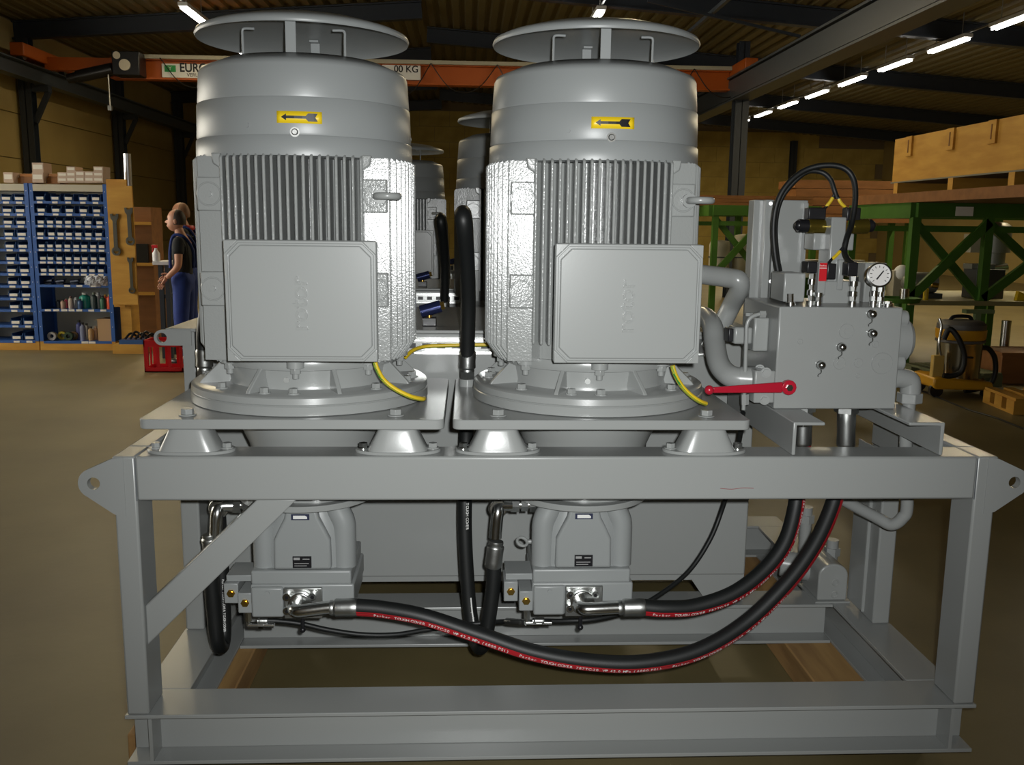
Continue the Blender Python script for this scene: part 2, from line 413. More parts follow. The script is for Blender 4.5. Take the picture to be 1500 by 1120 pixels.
# assumed daylight window: the photograph shows a sharp-edged daylight patch on the floor behind the worker and a rack lit
# from the front by neutral light, so a window is assumed; its glowing panel is added unseen in the long wall
assumed_window = struct(MB().box(XL-.02, XL+.02, 2.4, 11.0, 1.2, 4.0).build('assumed_window_left_offscreen', mat('assumed_window_glow', (.8, .8, .75), .6, emit=((1, .94, .80), 6.0)), smooth=False))  # assumed window: emissive panel added to light the floor and rack
for k in range(5): MB().box(XL+.02, XL+.06, 2.36+2.15*k, 2.44+2.15*k, 1.16, 4.04).build('mullion', DARKST, assumed_window, smooth=False)  # mullions and rails belong to the same assumed window
for z in (1.16, 3.98): MB().box(XL+.02, XL+.06, 2.36, 11.04, z, z+.06).build('frame_rail', DARKST, assumed_window, smooth=False)
# ================================================================ the skid frame
ZB, Z1, Z2, ZT = .10, .248, .856, .976
FX0, FX1 = -.925, 1.457
fr = thing('skid_frame', 'grey welded steel skid frame with lifting lugs and diagonal brace', 'machine frame', (.266, .6, ZB))
def rounded(o, w=.004): return o
MB().box(FX0+.06, FX1-.06, 0, .12, Z2, ZT).build('front_beam', PAINT, fr, bevel=.006)
for x0, x1 in ((FX0, FX0+.06), (FX1-.06, FX1)):
    MB().box(x0, x1, 0.0, .12, Z1, ZT).build('corner_post', PAINT, fr, bevel=.006)
    MB().box(x0, x1, .545, .665, Z1, Z2).build('rear_post', PAINT, fr, bevel=.006)
    s = -1 if x0 < 0 else 1
    MB().box(x0, x1, .12, .665, Z2, ZT).build('side_beam', PAINT, fr, bevel=.006)
for s, xe in ((-1, FX0), (1, FX1)):               # lifting lug welded flush at each front corner
    cx, cz, r = xe+s*.049, (ZT+Z2)/2-.012, .040
    # plain construction: tangent arc around the hole
    P = [(xe-s*.03, ZT-.002), (xe, ZT-.006)]
    for k in range(15):
        an = math.radians(62-124*k/14); P.append((cx+s*r*math.cos(an), cz+r*math.sin(an)))
    P += [(xe, Z2-.036), (xe-s*.03, Z2-.04)]
    hole = [(cx+.0165*math.cos(2*PI*k/24), cz+.0165*math.sin(2*PI*k/24)) for k in range(24)]
    # triangulated plate with a hole through bmesh
    bm = bmesh.new()
    vo = [bm.verts.new((a, -.002, b)) for a, b in P]; vh = [bm.verts.new((a, -.002, b)) for a, b in hole]
    eo = [bm.edges.new((vo[i], vo[(i+1) % len(vo)])) for i in range(len(vo))]
    eh = [bm.edges.new((vh[i], vh[(i+1) % 24])) for i in range(24)]
    bmesh.ops.triangle_fill(bm, edges=eo+eh, use_beauty=True)
    mm = MB(); bm.verts.ensure_lookup_table(); bm.verts.index_update()
    nv = len(bm.verts); front = [v.co.copy() for v in bm.verts]; tris = [tuple(v.index for v in f.verts) for f in bm.faces]; bm.free()
    back = [v+Vector((0, .022, 0)) for v in front]
    mm.add(front+back, tris + [tuple(i+nv for i in reversed(t)) for t in tris])
    no = len(P)
    mm.f += [(i, (i+1) % no, (i+1) % no+nv, i+nv) for i in range(no)] + [(no+i, no+i+nv, no+(i+1) % 24+nv, no+(i+1) % 24) for i in range(24)]
    mm.build('lifting_lug', PAINT, fr)
# weld seams where lug plate meets the beam
for s, x in ((-1, FX0+.06), (1, FX1-.06)):
    MB().box(x-.0012, x+.0012, -.0015, .0, Z2, ZT-.004).build('weld_seam', DULLZ if False else mat('seam', (.11, .12, .13), .5), fr, smooth=False)
# lower I-beams
def ibeam_x(name, x0, x1, yc, w, z0, z1, t=.011, tw=.008, par=fr):
    return MB().box(x0, x1, yc-w/2, yc+w/2, z0, z0+t).box(x0, x1, yc-w/2, yc+w/2, z1-t, z1).box(x0, x1, yc-tw/2, yc+tw/2, z0+t, z1-t).build(name, PAINT, par, bevel=.002, smooth=False)
def ibeam_y(name, xc, w, y0, y1, z0, z1, t=.011, tw=.008, par=fr):
    return MB().box(xc-w/2, xc+w/2, y0, y1, z0, z0+t).box(xc-w/2, xc+w/2, y0, y1, z1-t, z1).box(xc-tw/2, xc+tw/2, y0, y1, z0+t, z1-t).build(name, PAINT, par, bevel=.002, smooth=False)
WX = .062
for xw in (FX0+WX, FX1-WX):                       # side beams butt against the front beam
    ibeam_y('lower_side_beam', xw, .135, .147, 1.60, ZB, Z1)
    MB().box(xw-.005, xw+.005, -.004, .066, ZB+.0112, Z1-.0112).build('end_stiffener', PAINT, fr, smooth=False)
ibeam_x('lower_front_beam', FX0-.006, FX1+.006, .071, .148, ZB, Z1)
ibeam_x('lower_rear_beam', FX0-.006, FX1+.006, 1.675, .148, ZB, Z1)
ibeam_x('lower_cross_beam', FX0+WX+.069, FX1-WX-.069, .78, .135, ZB, Z1)
# diagonal brace from beam to post
a, b = at(405, 733, Y=.03), at(218, 915, Y=.03)
MB().prism([(at(378, 733, Y=.02).x, Z2), (at(436, 733, Y=.02).x, Z2), (FX0+.06, at(216, 944, Y=.02).z), (FX0+.06, at(216, 886, Y=.02).z)], 'y', .015, .075).build('diagonal_brace', PAINT, fr, bevel=.004)
# folded bracket strip beside the rear post
q0, q1 = at(1264, 757, Y=.66), at(1275, 888, Y=.66)
MB().box(q0.x, q0.x+.004, .62, .74, q1.z, Z2).box(q0.x, q1.x+.03, .62, .626, q1.z, q1.z+.006).box(q0.x, q0.x+.012, .615, .62, q1.z, Z2).build('edge_strip', PAINT, fr, bevel=.001)
q = [at(x, y, Y=-.0006) for x, y in ((1055, 715), (1072, 716.2), (1088, 714.3), (1104, 714.8))]
MB().tube(q, .0007, n=6).build('pen_mark', mat('red_marker', (.25, .03, .03), .5), fr)
# timbers under the frame
for i, (x0, x1, lab) in enumerate(((-.99, -.74, 'sawn timber baulk on the floor under the brace end of the skid'), (1.16, 1.41, 'sawn timber baulk on the floor under the valve block end of the skid'))):
    tag(MB().box(x0, x1, .16, 1.7, 0, ZB-.001).build('timber_baulk', TIMBER, base=((x0+x1)/2, .9, 0), bevel=.005), lab, 'timber', 'timbers carrying the skid')

# ================================================================ motors
AY = .375
MOTX = (-.463, .367)
PZ = 1.076
def pt(c, r, a, z): return (c[0]+r*math.cos(a), c[1]+r*math.sin(a), z)
def make_motor(ax, label, group, detail=True, stx=.035, bx=-.03):
    c = (ax, AY); root = thing('electric_motor', label, 'electric motor', (ax, AY, PZ), group)
    R = .312; FZ0, FZ1 = 1.185, 1.765
    # housing: core and the four flat corners
    h = MB().lathe((ax, AY, 0), [(.01, 1.20), (.235, 1.20), (.25, 1.215), (.25, 1.75), (.01, 1.75)], 48)
    for sx in (-1, 1):
        for sy in (-1, 1):
            h.prism([(ax+sx*.0, AY+sy*.0), (ax+sx*.186, AY+sy*.0), (ax+sx*.2525, AY+sy*.18), (ax+sx*.2525, AY+sy*.2162), (ax+sx*.186, AY+sy*.222)], 'z', 1.21, 1.755)
    hs = h.build('housing', CAST, root, smooth=False)
    # cooling fins: front and back point along Y, the sides along X
    def finprof(r, tip):
        return [(r, FZ0+.03), (tip-.035, FZ0+.012), (tip, FZ0+.06), (tip, FZ1-.014), (tip-.012, FZ1-.004), (r, FZ1-.004)]
    joined = MB()
    def fin(mb, prof, along_x, sgn, off, t0=.0044, dr=.055):   # tapering fin, thicker at the root
        tip = max(r for r, z in prof); vs = []
        for q in (-1, 1):
            for r, z in prof:
                h = t0+dr*(tip-r)
                vs.append((ax+sgn*r, AY+off+q*h, z) if along_x else (ax+off+q*h, AY+sgn*r, z))
        n = len(prof); mb.add(vs, [tuple(range(n-1, -1, -1)), tuple(range(n, 2*n))] + [(i, (i+1) % n, (i+1) % n+n, i+n) for i in range(n)])
    for sy in (-1, 1):
        for k in range(-9, 10):
            x = k*.0203; tip = math.sqrt(R*R-x*x); mb = MB() if (detail and sy < 0) else joined
            z_lo = 1.545 if abs(k) < 4 and sy < 0 else None
            fin(mb, [(r, max(z, 1.262) if sy < 0 else z) for r, z in finprof(.2, tip)][1:] + [(.2, 1.262 if sy < 0 else FZ0+.03)], False, sy, x, .0040, .02)
            if detail and sy < 0: mb.build('cooling_fin', CAST, hs, bevel=.0034)
    for sx in (-1, 1):
        for k in range(-8, 9):
            y = k*.0225; tip = math.sqrt(R*R-y*y); mb = MB() if (detail and k <= 0) else joined
            fin(mb, finprof(.2, tip), True, sx, y, .0055, .07)
            if detail and k <= 0: mb.build('cooling_fin', CAST, hs, bevel=.0018)
    joined.build('cooling_fins', CAST, root)['kind'] = 'stuff'
    # pads on the corners
    for sx in (-1, 1):
        for sy in ((-1, 1) if detail else (-1,)):
            for z0, z1 in ((1.612, 1.70), (1.36, 1.452)):
                p = MB().box(ax+sx*.184, ax+sx*.25, AY+sy*.19, AY+sy*.243, z0, z1).build('foot_pad', CAST, root, bevel=.004)
                zc = (z0+z1)/2; xc = ax+sx*.218
                MB().torus((xc, AY+sy*.243, zc), (0, 1, 0), .03, .0022, 28, 6).cyl((xc, AY+sy*.24, zc), (xc, AY+sy*.249, zc), .008, n=16).build('boss', CAST, p)
            MB().prism([(ax+sx*.184, 1.762), (ax+sx*.21, 1.762), (ax+sx*.205, 1.735), (ax+sx*.184, 1.722)], 'y', AY+sy*.21, AY+sy*.245).build('top_lug', CAST, root, bevel=.004)
    # eye bolt
    ex, ey, ez = ax+.232, AY-.243, 1.655
    MB().cyl((ex, ey, ez), (ex, ey-.014, ez), .019, n=20).torus((ex+.022, ey-.042, ez), (0, 0, 1), .029, .0095, 28, 12).build('eye_bolt', PAINT, root)
    # fan cowl
    prof = [(.27, 1.752), (.303, 1.755), (.3035, 1.762), (.302, 1.804), (.2985, 1.807), (.300, 1.812), (.297, 1.900), (.294, 1.903), (.295, 1.909), (.290, 1.985), (.284, 1.997), (.262, 2.006), (.225, 2.022), (.215, 2.02), (.0, 2.02)]
    cw = MB().lathe((ax, AY, 0), prof, 72).build('fan_cowl', SMOOTHP, root, ang=50)
    # arrow sticker wrapped on the cowl
    def wrap(u, z, lift):
        r = .3005-(z-1.812)*.034+lift; an = -PI/2 + u/.299; return (ax+r*math.cos(an), AY+r*math.sin(an), z)
    w0, w1, z0, z1 = stx-.057, stx+.057, 1.835, 1.865
    g = MB(); N = 12
    for i in range(N+1):
        for zz in (z0, z1): g.v.append(Vector(wrap(w0+(w1-w0)*i/N, zz, .0012)))
    g.f = [(2*i, 2*i+2, 2*i+3, 2*i+1) for i in range(N)]
    st = g.build('arrow_sticker', YELLOW, cw)
    sol = st.modifiers.new('t', 'SOLIDIFY'); sol.thickness = .0008
    zc = (z0+z1)/2; g = MB()
    def quad(pts): n0 = len(g.v); g.v += [Vector(wrap(stx+u, zc+z, .0026)) for u, z in pts]; g.f.append(tuple(range(n0, n0+len(pts))))
    quad([(-.046, 0), (-.033, -.0085), (-.033, -.0), (-.033, .0085)])
    for u0 in (-.033, -.013, .007): quad([(u0, -.0035), (u0+.02, -.0035), (u0+.02, .0035), (u0, .0035)])
    quad([(.016, -.0035), (.022, -.010), (.036, -.010), (.036, .0), (.036, .010), (.022, .010), (.016, .0035)])
    quad([(.036, -.010), (.046, -.010), (.040, 0), (.036, 0)]); quad([(.036, .010), (.036, 0), (.040, 0), (.046, .010)])
    g.build('arrow', BLACK, cw, smooth=False)
    bp = Vector(wrap(bx+stx, 1.813, 0)); d = (bp-Vector((ax, AY, 1.813))).normalized()
    MB().cyl(bp, bp+d*.003, .0125, n=20).cyl(bp+d*.003, bp+d*.008, .0085, .006, n=16).build('cowl_screw', ZINC, cw)
    for an in (-.35, 1.1): 
        q = Vector(wrap(an*.3+.2*(an > 0), 1.83, 0)); dd = (q-Vector((ax, AY, 1.83))).normalized()
        MB().cyl(q, q+dd*.003, .006, n=12).build('rivet', SMOOTHP, cw)
    # rain canopy on its brackets
    cz = 2.098
    cp = MB().lathe((ax, AY, 0), [(.0, cz+.052), (.1, cz+.048), (.2, cz+.034), (.27, cz+.014), (.292, cz+.004), (.296, cz-.006), (.293, cz-.012), (.287, cz-.006), (.265, cz+.006), (.2, cz+.026), (.1, cz+.040), (.0, cz+.044)], 72).build('rain_canopy', SMOOTHP, root, ang=60)
    for s in (-1, 1):
        y = AY+s*.205
        MB().box(ax-.0135, ax+.0135, y-.003, y+.003, 2.0, cz+.03).box(ax-.0135, ax+.0135, y-.003, y-s*.03, cz+.022, cz+.027).build('bracket', SMOOTHP, cp)
        x = ax+s*.135
        MB().tube([(x, AY-.16, 2.0), (x, AY-.16, cz-.03), (x, AY-.16, cz-.014), (x-s*.006, AY-.16, cz-.008), (x-s*.032, AY-.16, cz-.008)], .0034, n=8, sub=3).build('stay_rod', SMOOTHP, cp)
    # terminal box
    b0, b1, bz0, bz1 = ax+.047-.19, ax+.047+.19, 1.234, 1.541; yf = AY-.415
    tb = MB().box(b0+.012, b1-.012, yf+.02, AY-.26, bz0+.01, bz1-.01).build('terminal_box', PAINT, root, bevel=.006)
    lid = MB().box(b0, b1, yf+.006, yf+.03, bz0, bz1).build('lid', PAINT, tb, bevel=.007, seg=3)
    xc, zc = (b0+b1)/2, (bz0+bz1)/2
    def octa(mx, mz, ch): 
        x0, x1, zz0, zz1 = b0+mx, b1-mx, bz0+mz, bz1-mz
        return [(x0+ch, zz0), (x1-ch, zz0), (x1, zz0+ch), (x1, zz1-ch), (x1-ch, zz1), (x0+ch, zz1), (x0, zz1-ch), (x0, zz0+ch)]
    rect = [(b0+.03, bz0+.002), (b1-.03, bz0+.002), (b1-.002, bz0+.03), (b1-.002, bz1-.03), (b1-.03, bz1-.002), (b0+.03, bz1-.002), (b0+.002, bz1-.03), (b0+.002, bz0+.03)]
    def rim(mb):                                 # rim: rectangle outside, octagon inside
        o = []; i = octa(.009, .0085, .027)
        cs = [(b0+.0015, bz0+.0015), (b1-.0015, bz0+.0015), (b1-.0015, bz1-.0015), (b0+.0015, bz1-.0015)]
        outer = [(i[0][0], cs[0][1]), (i[1][0], cs[1][1]), (cs[1][0], i[2][1]), (cs[2][0], i[3][1]), (i[4][0], cs[2][1]), (i[5][0], cs[3][1]), (cs[3][0], i[6][1]), (cs[0][0], i[7][1])]
        mb.ring_prism(outer, i, 'y', yf+.006, yf-.002)
        for cnr, a, b in ((cs[1], outer[1], outer[2]), (cs[2], outer[3], outer[4]), (cs[3], outer[5], outer[6]), (cs[0], outer[7], outer[0])):
            mb.prism([a, cnr, b], 'y', yf+.006, yf-.002)
        return mb
    rim(MB()).build('lid_rim', PAINT, tb, bevel=.0015)
    MB().prism(octa(.0135, .013, .028), 'y', yf+.007, yf-.003).build('lid_panel', PAINT, tb, bevel=.003)
    if detail:
        text_mesh('lettering', 'rotor', .062, .005, CAST, tb, (xc-.004, yf-.003, zc-.005), ROT_FRONT @ Matrix.Rotation(PI/2, 3, 'Z'), spacing=1.0, bold=.0008)
        for sx in (-1, 1):
            for sz in (-1, 1):
                p = (xc+sx*.176, yf-.002, zc+sz*.139)
                MB().cyl(p, (p[0], p[1]-.002, p[2]), .006, n=12).build('lid_screw', PAINT, tb)
    # end shield, flange, ribs and bolts
    MB().lathe((ax, AY, 0), [(.01, 1.215), (.262, 1.215), (.266, 1.20), (.262, 1.187), (.245, 1.183), (.236, 1.14), (.24, 1.128), (.01, 1.128)], 60).build('end_shield', PAINT, root)
    fl_ = MB().lathe((ax, AY, 0), [(.01, 1.13), (.335, 1.13), (.343, 1.124), (.345, 1.108), (.3425, 1.105), (.346, 1.102), (.346, 1.078), (.343, 1.076), (.01, 1.076)], 84).build('flange', PAINT, root)
    for k in range(8 if detail else 4):
        an = PI/8 + k*PI/4 if detail else k*PI/2
        d = Vector((math.cos(an), math.sin(an), 0)); s = Vector((-d.y, d.x, 0))*.006; o = Vector((ax, AY, 0))
        q = MB(); pts = [(.225, 1.128), (.325, 1.128), (.318, 1.138), (.246, 1.205), (.225, 1.205)]
        vs = [o+d*r+s*w+Vector((0, 0, z)) for w in (-1, 1) for r, z in pts]; n = 5
        q.add(vs, [(4,3,2,1,0), (5,6,7,8,9)] + [(i, (i+1) % n, (i+1) % n+n, i+n) for i in range(n)])
        q.build('rib', PAINT, fl_, bevel=.002)
    if detail:
        for k in range(8):
            an = PI/8 + k*PI/4 + PI/8
            MB().hexbolt(pt(c, .30, an, 1.13), (0, 0, 1), .0125, .013).build('flange_bolt', PAINT, fl_)
            MB().hexbolt(pt(c, .30, an-.27, 1.13), (0, 0, 1), .0125, .013).build('flange_bolt', PAINT, fl_) if k % 2 else None
        for k, an in enumerate((-PI/2, -PI/2-.86, -PI/2+.80, -PI, 0)):
            d = Vector((math.cos(an), math.sin(an), 0)); p = Vector((ax, AY, 1.195))+d*.262
            MB().cyl(p+Vector((0,0,.03)), p, .024, n=20).cyl(p, p-Vector((0,0,.016)), .015, n=6).cyl(p-Vector((0,0,.016)), p-Vector((0,0,.03)), .009, n=12).build('shield_bolt', PAINT, root, bevel=.001)
        p = Vector((ax-.03, AY-.2375, 1.158)); MB().cyl(p, p+Vector((0, -.006, 0)), .008, n=12).build('drain_plug', DULLZ, root)
    return root
motor_a = make_motor(MOTX[0], 'grey finned electric motor standing above the diagonal brace', 'tall vertical motors on the skid', True, .033, -.012)
motor_b = make_motor(MOTX[1], 'grey finned electric motor standing beside the valve block', 'tall vertical motors on the skid', True, .012, -.004)

# base plates, mounts, bell housings
PLX = ((-.853, -.058), (-.036, .765))
for i, (x0, x1) in enumerate(PLX):
    which = ('the motor above the diagonal brace', 'the motor beside the valve block')[i]
    pl = thing('motor_base_plate', 'thick grey steel base plate under %s' % which, 'base plate', ((x0+x1)/2, .34, 1.049))
    bm = bmesh.new()
    m_ = MB(); r = .022; P = []
    for cx, cy, a0 in ((x1-r, .68-r, 0), (x0+r, .68-r, 90), (x0+r, r-.0, 180), (x1-r, r-.0, 270)):
        for k in range(6): an = math.radians(a0+18*k); P.append((cx+r*math.cos(an), cy+r*math.sin(an)))
    m_.prism(P, 'z', 1.049, PZ-.0005).build('plate', PAINT, pl, bevel=.0025)
    mx = ((-.735, -.184), (.086, .655))[i]
    for x in mx:
        MB().hexbolt((x-.005 if x < 0 else x, .055, PZ), (0, 0, 1), .017, .015).build('plate_bolt', ZINC if False else PAINT, pl, bevel=.001)
    for j, x in enumerate(mx):
        end = (('by the lifting lug', 'by the hose gap'), ('by the hose gap', 'by the channel'))[i][j]
        mt = thing('vibration_mount', 'grey conical mount under %s, %s' % (which, end), 'vibration mount', (x, .062, ZT), 'vibration mounts on the front beam')
        y = .062
        cone = MB(); rr_ = [(ZT+.009, .080, .052), (ZT+.014, .078, .051), (ZT+.064, .053, .043), (ZT+.071, .049, .040), (ZT+.0725, .044, .036)]; n_ = 40
        for zz, a_, c_ in rr_:
            for k in range(n_):
                an = 2*PI*k/n_; cone.v.append(Vector((x+a_*math.copysign(abs(math.cos(an))**.5, math.cos(an)), y+c_*math.copysign(abs(math.sin(an))**.5, math.sin(an)), zz)))
        cone.f = [(j2*n_+i2, j2*n_+(i2+1) % n_, (j2+1)*n_+(i2+1) % n_, (j2+1)*n_+i2) for j2 in range(4) for i2 in range(n_)] + [tuple(range(n_)), tuple(range(5*n_-1, 4*n_-1, -1))]
        cone.build('cone', PAINT, mt, ang=50)
        P = []
        for k in range(32):
            an = 2*PI*k/32; P.append((x+.116*math.copysign(abs(math.cos(an))**.75, math.cos(an)), y+.056*math.sin(an)))
        MB().prism(P, 'z', ZT, ZT+.009).build('foot', PAINT, mt, bevel=.002)
        for s in (-1, 1): MB().hexbolt((x+s*.094, y, ZT+.009), (0, 0, 1), .0125, .012).build('bolt', ZINC if (i+j+s) % 3 == 0 else PAINT, mt)
    ax = MOTX[i]
    bh = MB().lathe((ax, AY+.02, 0), [(.0, 1.048), (.232, 1.048), (.228, 1.03), (.205, .965), (.19, .93), (.185, .815), (.20, .81), (.2, .7895), (.0, .7895)], 64).build('bell_housing', PAINT, base=(ax, AY+.02, .7895))
    tag(bh, 'grey tapered bell housing between pump and base plate of %s' % which, 'bell housing', 'bell housings')
# ================================================================ oil tank behind the motors
TKX0, TKX1, TKY0, TKY1, TKZ0, TKZ1 = -.935, 1.007, .745, 1.60, .35, 1.232
tk = thing('oil_tank', 'grey welded sheet steel oil tank with lifting eyes behind the motors', 'tank', (.03, 1.17, Z1))
MB().box(TKX0, TKX1, TKY0, TKY1, TKZ0, TKZ1-.012).build('shell', PAINT, tk, bevel=.006)
MB().box(TKX0-.065, TKX1+.012, TKY0-.022, TKY1+.02, TKZ1-.012, TKZ1).build('top_plate', PAINT, tk, bevel=.003)
MB().box(TKX0, TKX1, TKY0+.02, TKY0+.05, TKZ0-.025, TKZ0).build('bottom_strip', PAINT, tk, smooth=False)
MB().box(TKX0-.012, TKX0+.028, TKY0-.02, TKY0, TKZ0+.5, TKZ1-.012).build('corner_angle', PAINT, tk, bevel=.002)
for x0, s in ((TKX1, -1), (TKX0, 1)):
    MB().prism([(x0, TKZ0), (x0, Z1), (x0+s*.135, Z1), (x0+s*.205, TKZ0)], 'y', TKY0+.01, TKY0+.03).build('leg_plate', PAINT, tk, smooth=False)
    MB().prism([(x0, TKZ0), (x0, Z1), (x0+s*.135, Z1), (x0+s*.205, TKZ0)], 'y', TKY1-.012, TKY1+.008).build('leg_plate', PAINT, tk, smooth=False)
lc = at(238, 494, Y=TKY0-.02)
P = [(TKX0+.02, lc.z+.026)] + [(lc.x+.026*math.cos(a), lc.z+.026*math.sin(a)) for a in [PI/2+PI*k/14 for k in range(15)]] + [(TKX0+.02, lc.z-.026)]
bm = bmesh.new(); vo = [bm.verts.new((a, 0, b)) for a, b in P]
vh = [bm.verts.new((lc.x+.0165*math.cos(2*PI*k/20), 0, lc.z+.0165*math.sin(2*PI*k/20))) for k in range(20)]
ee = [bm.edges.new((L[i], L[(i+1) % len(L)])) for L in (vo, vh) for i in range(len(L))]
bmesh.ops.triangle_fill(bm, edges=ee, use_beauty=True); bm.verts.index_update()
me_v = [v.co+Vector((0, TKY0-.028, 0)) for v in bm.verts]; me_t = [tuple(v.index for v in f.verts) for f in bm.faces]; bm.free()
mm = MB(); nv = len(me_v); mm.add(me_v+[v+Vector((0, .018, 0)) for v in me_v], me_t+[tuple(i+nv for i in reversed(t)) for t in me_t])
no = len(P); mm.f += [(i, (i+1) % no, (i+1) % no+nv, i+nv) for i in range(no)] + [(no+i, no+i+nv, no+(i+1) % 20+nv, no+(i+1) % 20) for i in range(20)]
mm.build('lifting_eye', PAINT, tk)
for x, y in ((-.86, .80), (-.80, .80), (-.82, .9)):
    MB().hexbolt((x, y, TKZ1), (0, 0, 1), .014, .012).build('cover_bolt', ZINC, tk)
# fittings standing on the tank lid, seen in the gap between the motors
vf = thing('filler_valve', 'small black and brass valve on the oil tank lid between the motors', 'valve', (-.14, .86, TKZ1))
MB().box(-.155, -.105, .84, .88, TKZ1, TKZ1+.03).build('base', BLACK, vf, bevel=.003)
MB().cyl((-.16, .85, TKZ1+.05), (-.09, .85, TKZ1+.07), .022, n=16).build('body', mat('dark_blue_valve', (.03, .04, .12), .2, .6), vf)
MB().cyl((-.10, .845, TKZ1+.068), (-.078, .845, TKZ1+.074), .015, n=6).cyl((-.13, .85, TKZ1+.03), (-.13, .85, TKZ1+.055), .01, n=10).build('nut', BRASS, vf)
# perforated cable tray along the tank wall
tr = thing('cable_tray', 'shiny perforated steel cable tray fixed along the tank wall', 'cable tray', (.03, .73, 1.15))
MB().box(-.72, .82, .739, .744, 1.15, 1.206).build('tray_back', ZINC, tr, smooth=False)
for z0, z1 in ((1.15, 1.163), (1.193, 1.206)):
    MB().box(-.72, .82, .715, .739, z0, z0+.003).build('tray_edge', ZINC, tr, smooth=False)
for k in range(30):
    MB().box(-.70+.05*k, -.672+.05*k, .7375, .7392, 1.168, 1.186).build('slot', BLACK, tr, smooth=False)

# ================================================================ hydraulic pumps under the beam
def make_pump(px, label, fe):
    r = thing('hydraulic_pump', label, 'hydraulic pump', (px, .34, .43), 'axial pumps under the front beam')
    yb = .36
    b = MB().lathe((px, yb, 0), [(.0, .79), (.205, .79), (.205, .772), (.0, .772)], 48).build('mounting_flange', PAINT, r, bevel=.002)
    # swash housing: tapering casting with a lobe each side
    body = MB()
    rings = [(.775, .085, .10), (.74, .10, .108), (.70, .118, .115), (.66, .128, .118), (.60, .132, .118), (.572, .132, .118)]
    n = 36; vs = []
    for z, a, c_ in rings:
        for k in range(n):
            t = 2*PI*k/n; e = .55
            vs.append((px+a*math.copysign(abs(math.cos(t))**e, math.cos(t)), yb-.01+c_*math.copysign(abs(math.sin(t))**e, math.sin(t)), z))
    fs = [(j*n+i, j*n+(i+1) % n, (j+1)*n+(i+1) % n, (j+1)*n+i) for j in range(len(rings)-1) for i in range(n)] + [tuple(range(n)), tuple(range(len(vs)-1, len(vs)-n-1, -1))]
    body.add(vs, fs)
    hs = body.build('swash_housing', SMOOTHP, r, ang=55)
    for s in (-1, 1):
        MB().tube([(px+s*.088, yb-.085, .785), (px+s*.100, yb-.088, .745), (px+s*.115, yb-.09, .71), (px+s*.117, yb-.09, .66), (px+s*.117, yb-.09, .575)], .035, n=18, sub=4).build('lobe', SMOOTHP, hs)
    MB().prism([(px-.042, .772), (px+.042, .772), (px+.05, .735), (px+.068, .70), (px+.082, .67), (px+.084, .58), (px-.084, .58), (px-.082, .67), (px-.068, .70), (px-.05, .735)], 'y', yb-.142, yb-.09).build('front_panel', SMOOTHP, hs, bevel=.008, seg=3)
    vb = MB().box(px-.15, px+.142, yb-.145, yb+.12, .535, .578).box(px-.152, px+.15, yb-.148, yb+.12, .475, .537).prism([(px-.15, .48), (px+.148, .48), (px+.148, .452), (px+.06, .436), (px-.06, .436), (px-.09, .45), (px-.15, .462)], 'y', yb-.143, yb+.1).build('port_block', SMOOTHP, r, bevel=.006, seg=3)
    yf = yb-.148
    MB().box(px-.148, px-.055, yf-.012, yf+.01, .440, .532).build('end_cover', SMOOTHP, r, bevel=.006)
    MB().box(px-.053, px+.058, yf-.012, yf+.01, .436, .53).build('port_face', DULLZ, r, bevel=.002)
    MB().cyl((px-.10, yf-.012, .515), (px-.10, yf-.016, .515), .007, n=14).build('plug', SMOOTHP, r)
    # name plates
    MB().box(px-.028, px+.024, yb-.146, yb-.12, .733, .750).build('name_plate', mat('plate_blue', (.03, .035, .07), .3), r, smooth=False)
    MB().prism([(px-.022, .7365), (px+.018, .7365), (px+.018, .7425), (px+.012, .7465), (px-.022, .7465)], 'y', yb-.1472, yb-.146).build('name_plate_print', WHITE, r, smooth=False)
    MB().box(px-.027, px+.027, yb-.1465, yb-.138, .587, .622).build('rating_plate', BLACK, r, smooth=False)
    MB().box(px-.024, px-.006, yb-.1475, yb-.1465, .612, .619).box(px+.002, px+.022, yb-.1475, yb-.1465, .613, .616).box(px-.022, px+.02, yb-.1475, yb-.1465, .600, .602).box(px-.022, px+.014, yb-.1475, yb-.1465, .593, .595).build('rating_print', mat('grey_print', (.3, .3, .3), .5), r, smooth=False)
    # SAE flange with elbow
    fc = (px-.004, yf-.012, .486)
    fl2 = MB().cyl(fc, (fc[0], fc[1]-.02, fc[2]), .036, n=28).build('flange_clamp', ZINC, r, bevel=.003)
    for sx, sz in ((-1, 1), (1, 1), (-1, -1), (1, -1)):
        p = (fc[0]+sx*.037, fc[1], fc[2]+sz*.021+.004)
        MB().cyl(p, (p[0], p[1]-.022, p[2]), .0115, n=16).build('socket_screw', ZINC, fl2)
        MB().cyl((p[0], p[1]-.0222, p[2]), (p[0], p[1]-.0228, p[2]), .006, n=6).build('socket', BLACK, fl2)
    MB().tube([(fc[0]-.012, fc[1]-.008, fc[2]), (fc[0]-.011, fe.y+.022, fc[2]), (fc[0]-.002, fe.y+.004, fc[2]), (fc[0]+.02, fe.y-.001, fc[2]*.7+fe.z*.3), (fe.x-.012, fe.y, fe.z), (fe.x+.006, fe.y, fe.z)], .0195, n=18).build('elbow', ZINC, r)
    # suction union to the elbow at the side
    zs = .752; xs_ = px-.145
    MB().cyl((px-.1, .30, zs), (xs_-.012, .30, zs), .014, n=16).cyl((xs_+.006, .30, zs), (xs_-.012, .30, zs), .024, n=6).build('union_nut', ZINC, r)
    MB().cyl((xs_-.018, .30, zs), (xs_-.038, .30, zs), .021, n=6).cyl((xs_-.044, .30, zs), (xs_-.07, .30, zs), .0235, n=6).cyl((xs_, .30, zs), (xs_-.08, .30, zs), .013, n=14).build('union_nut', ZINC, r)
    ex = xs_-.108
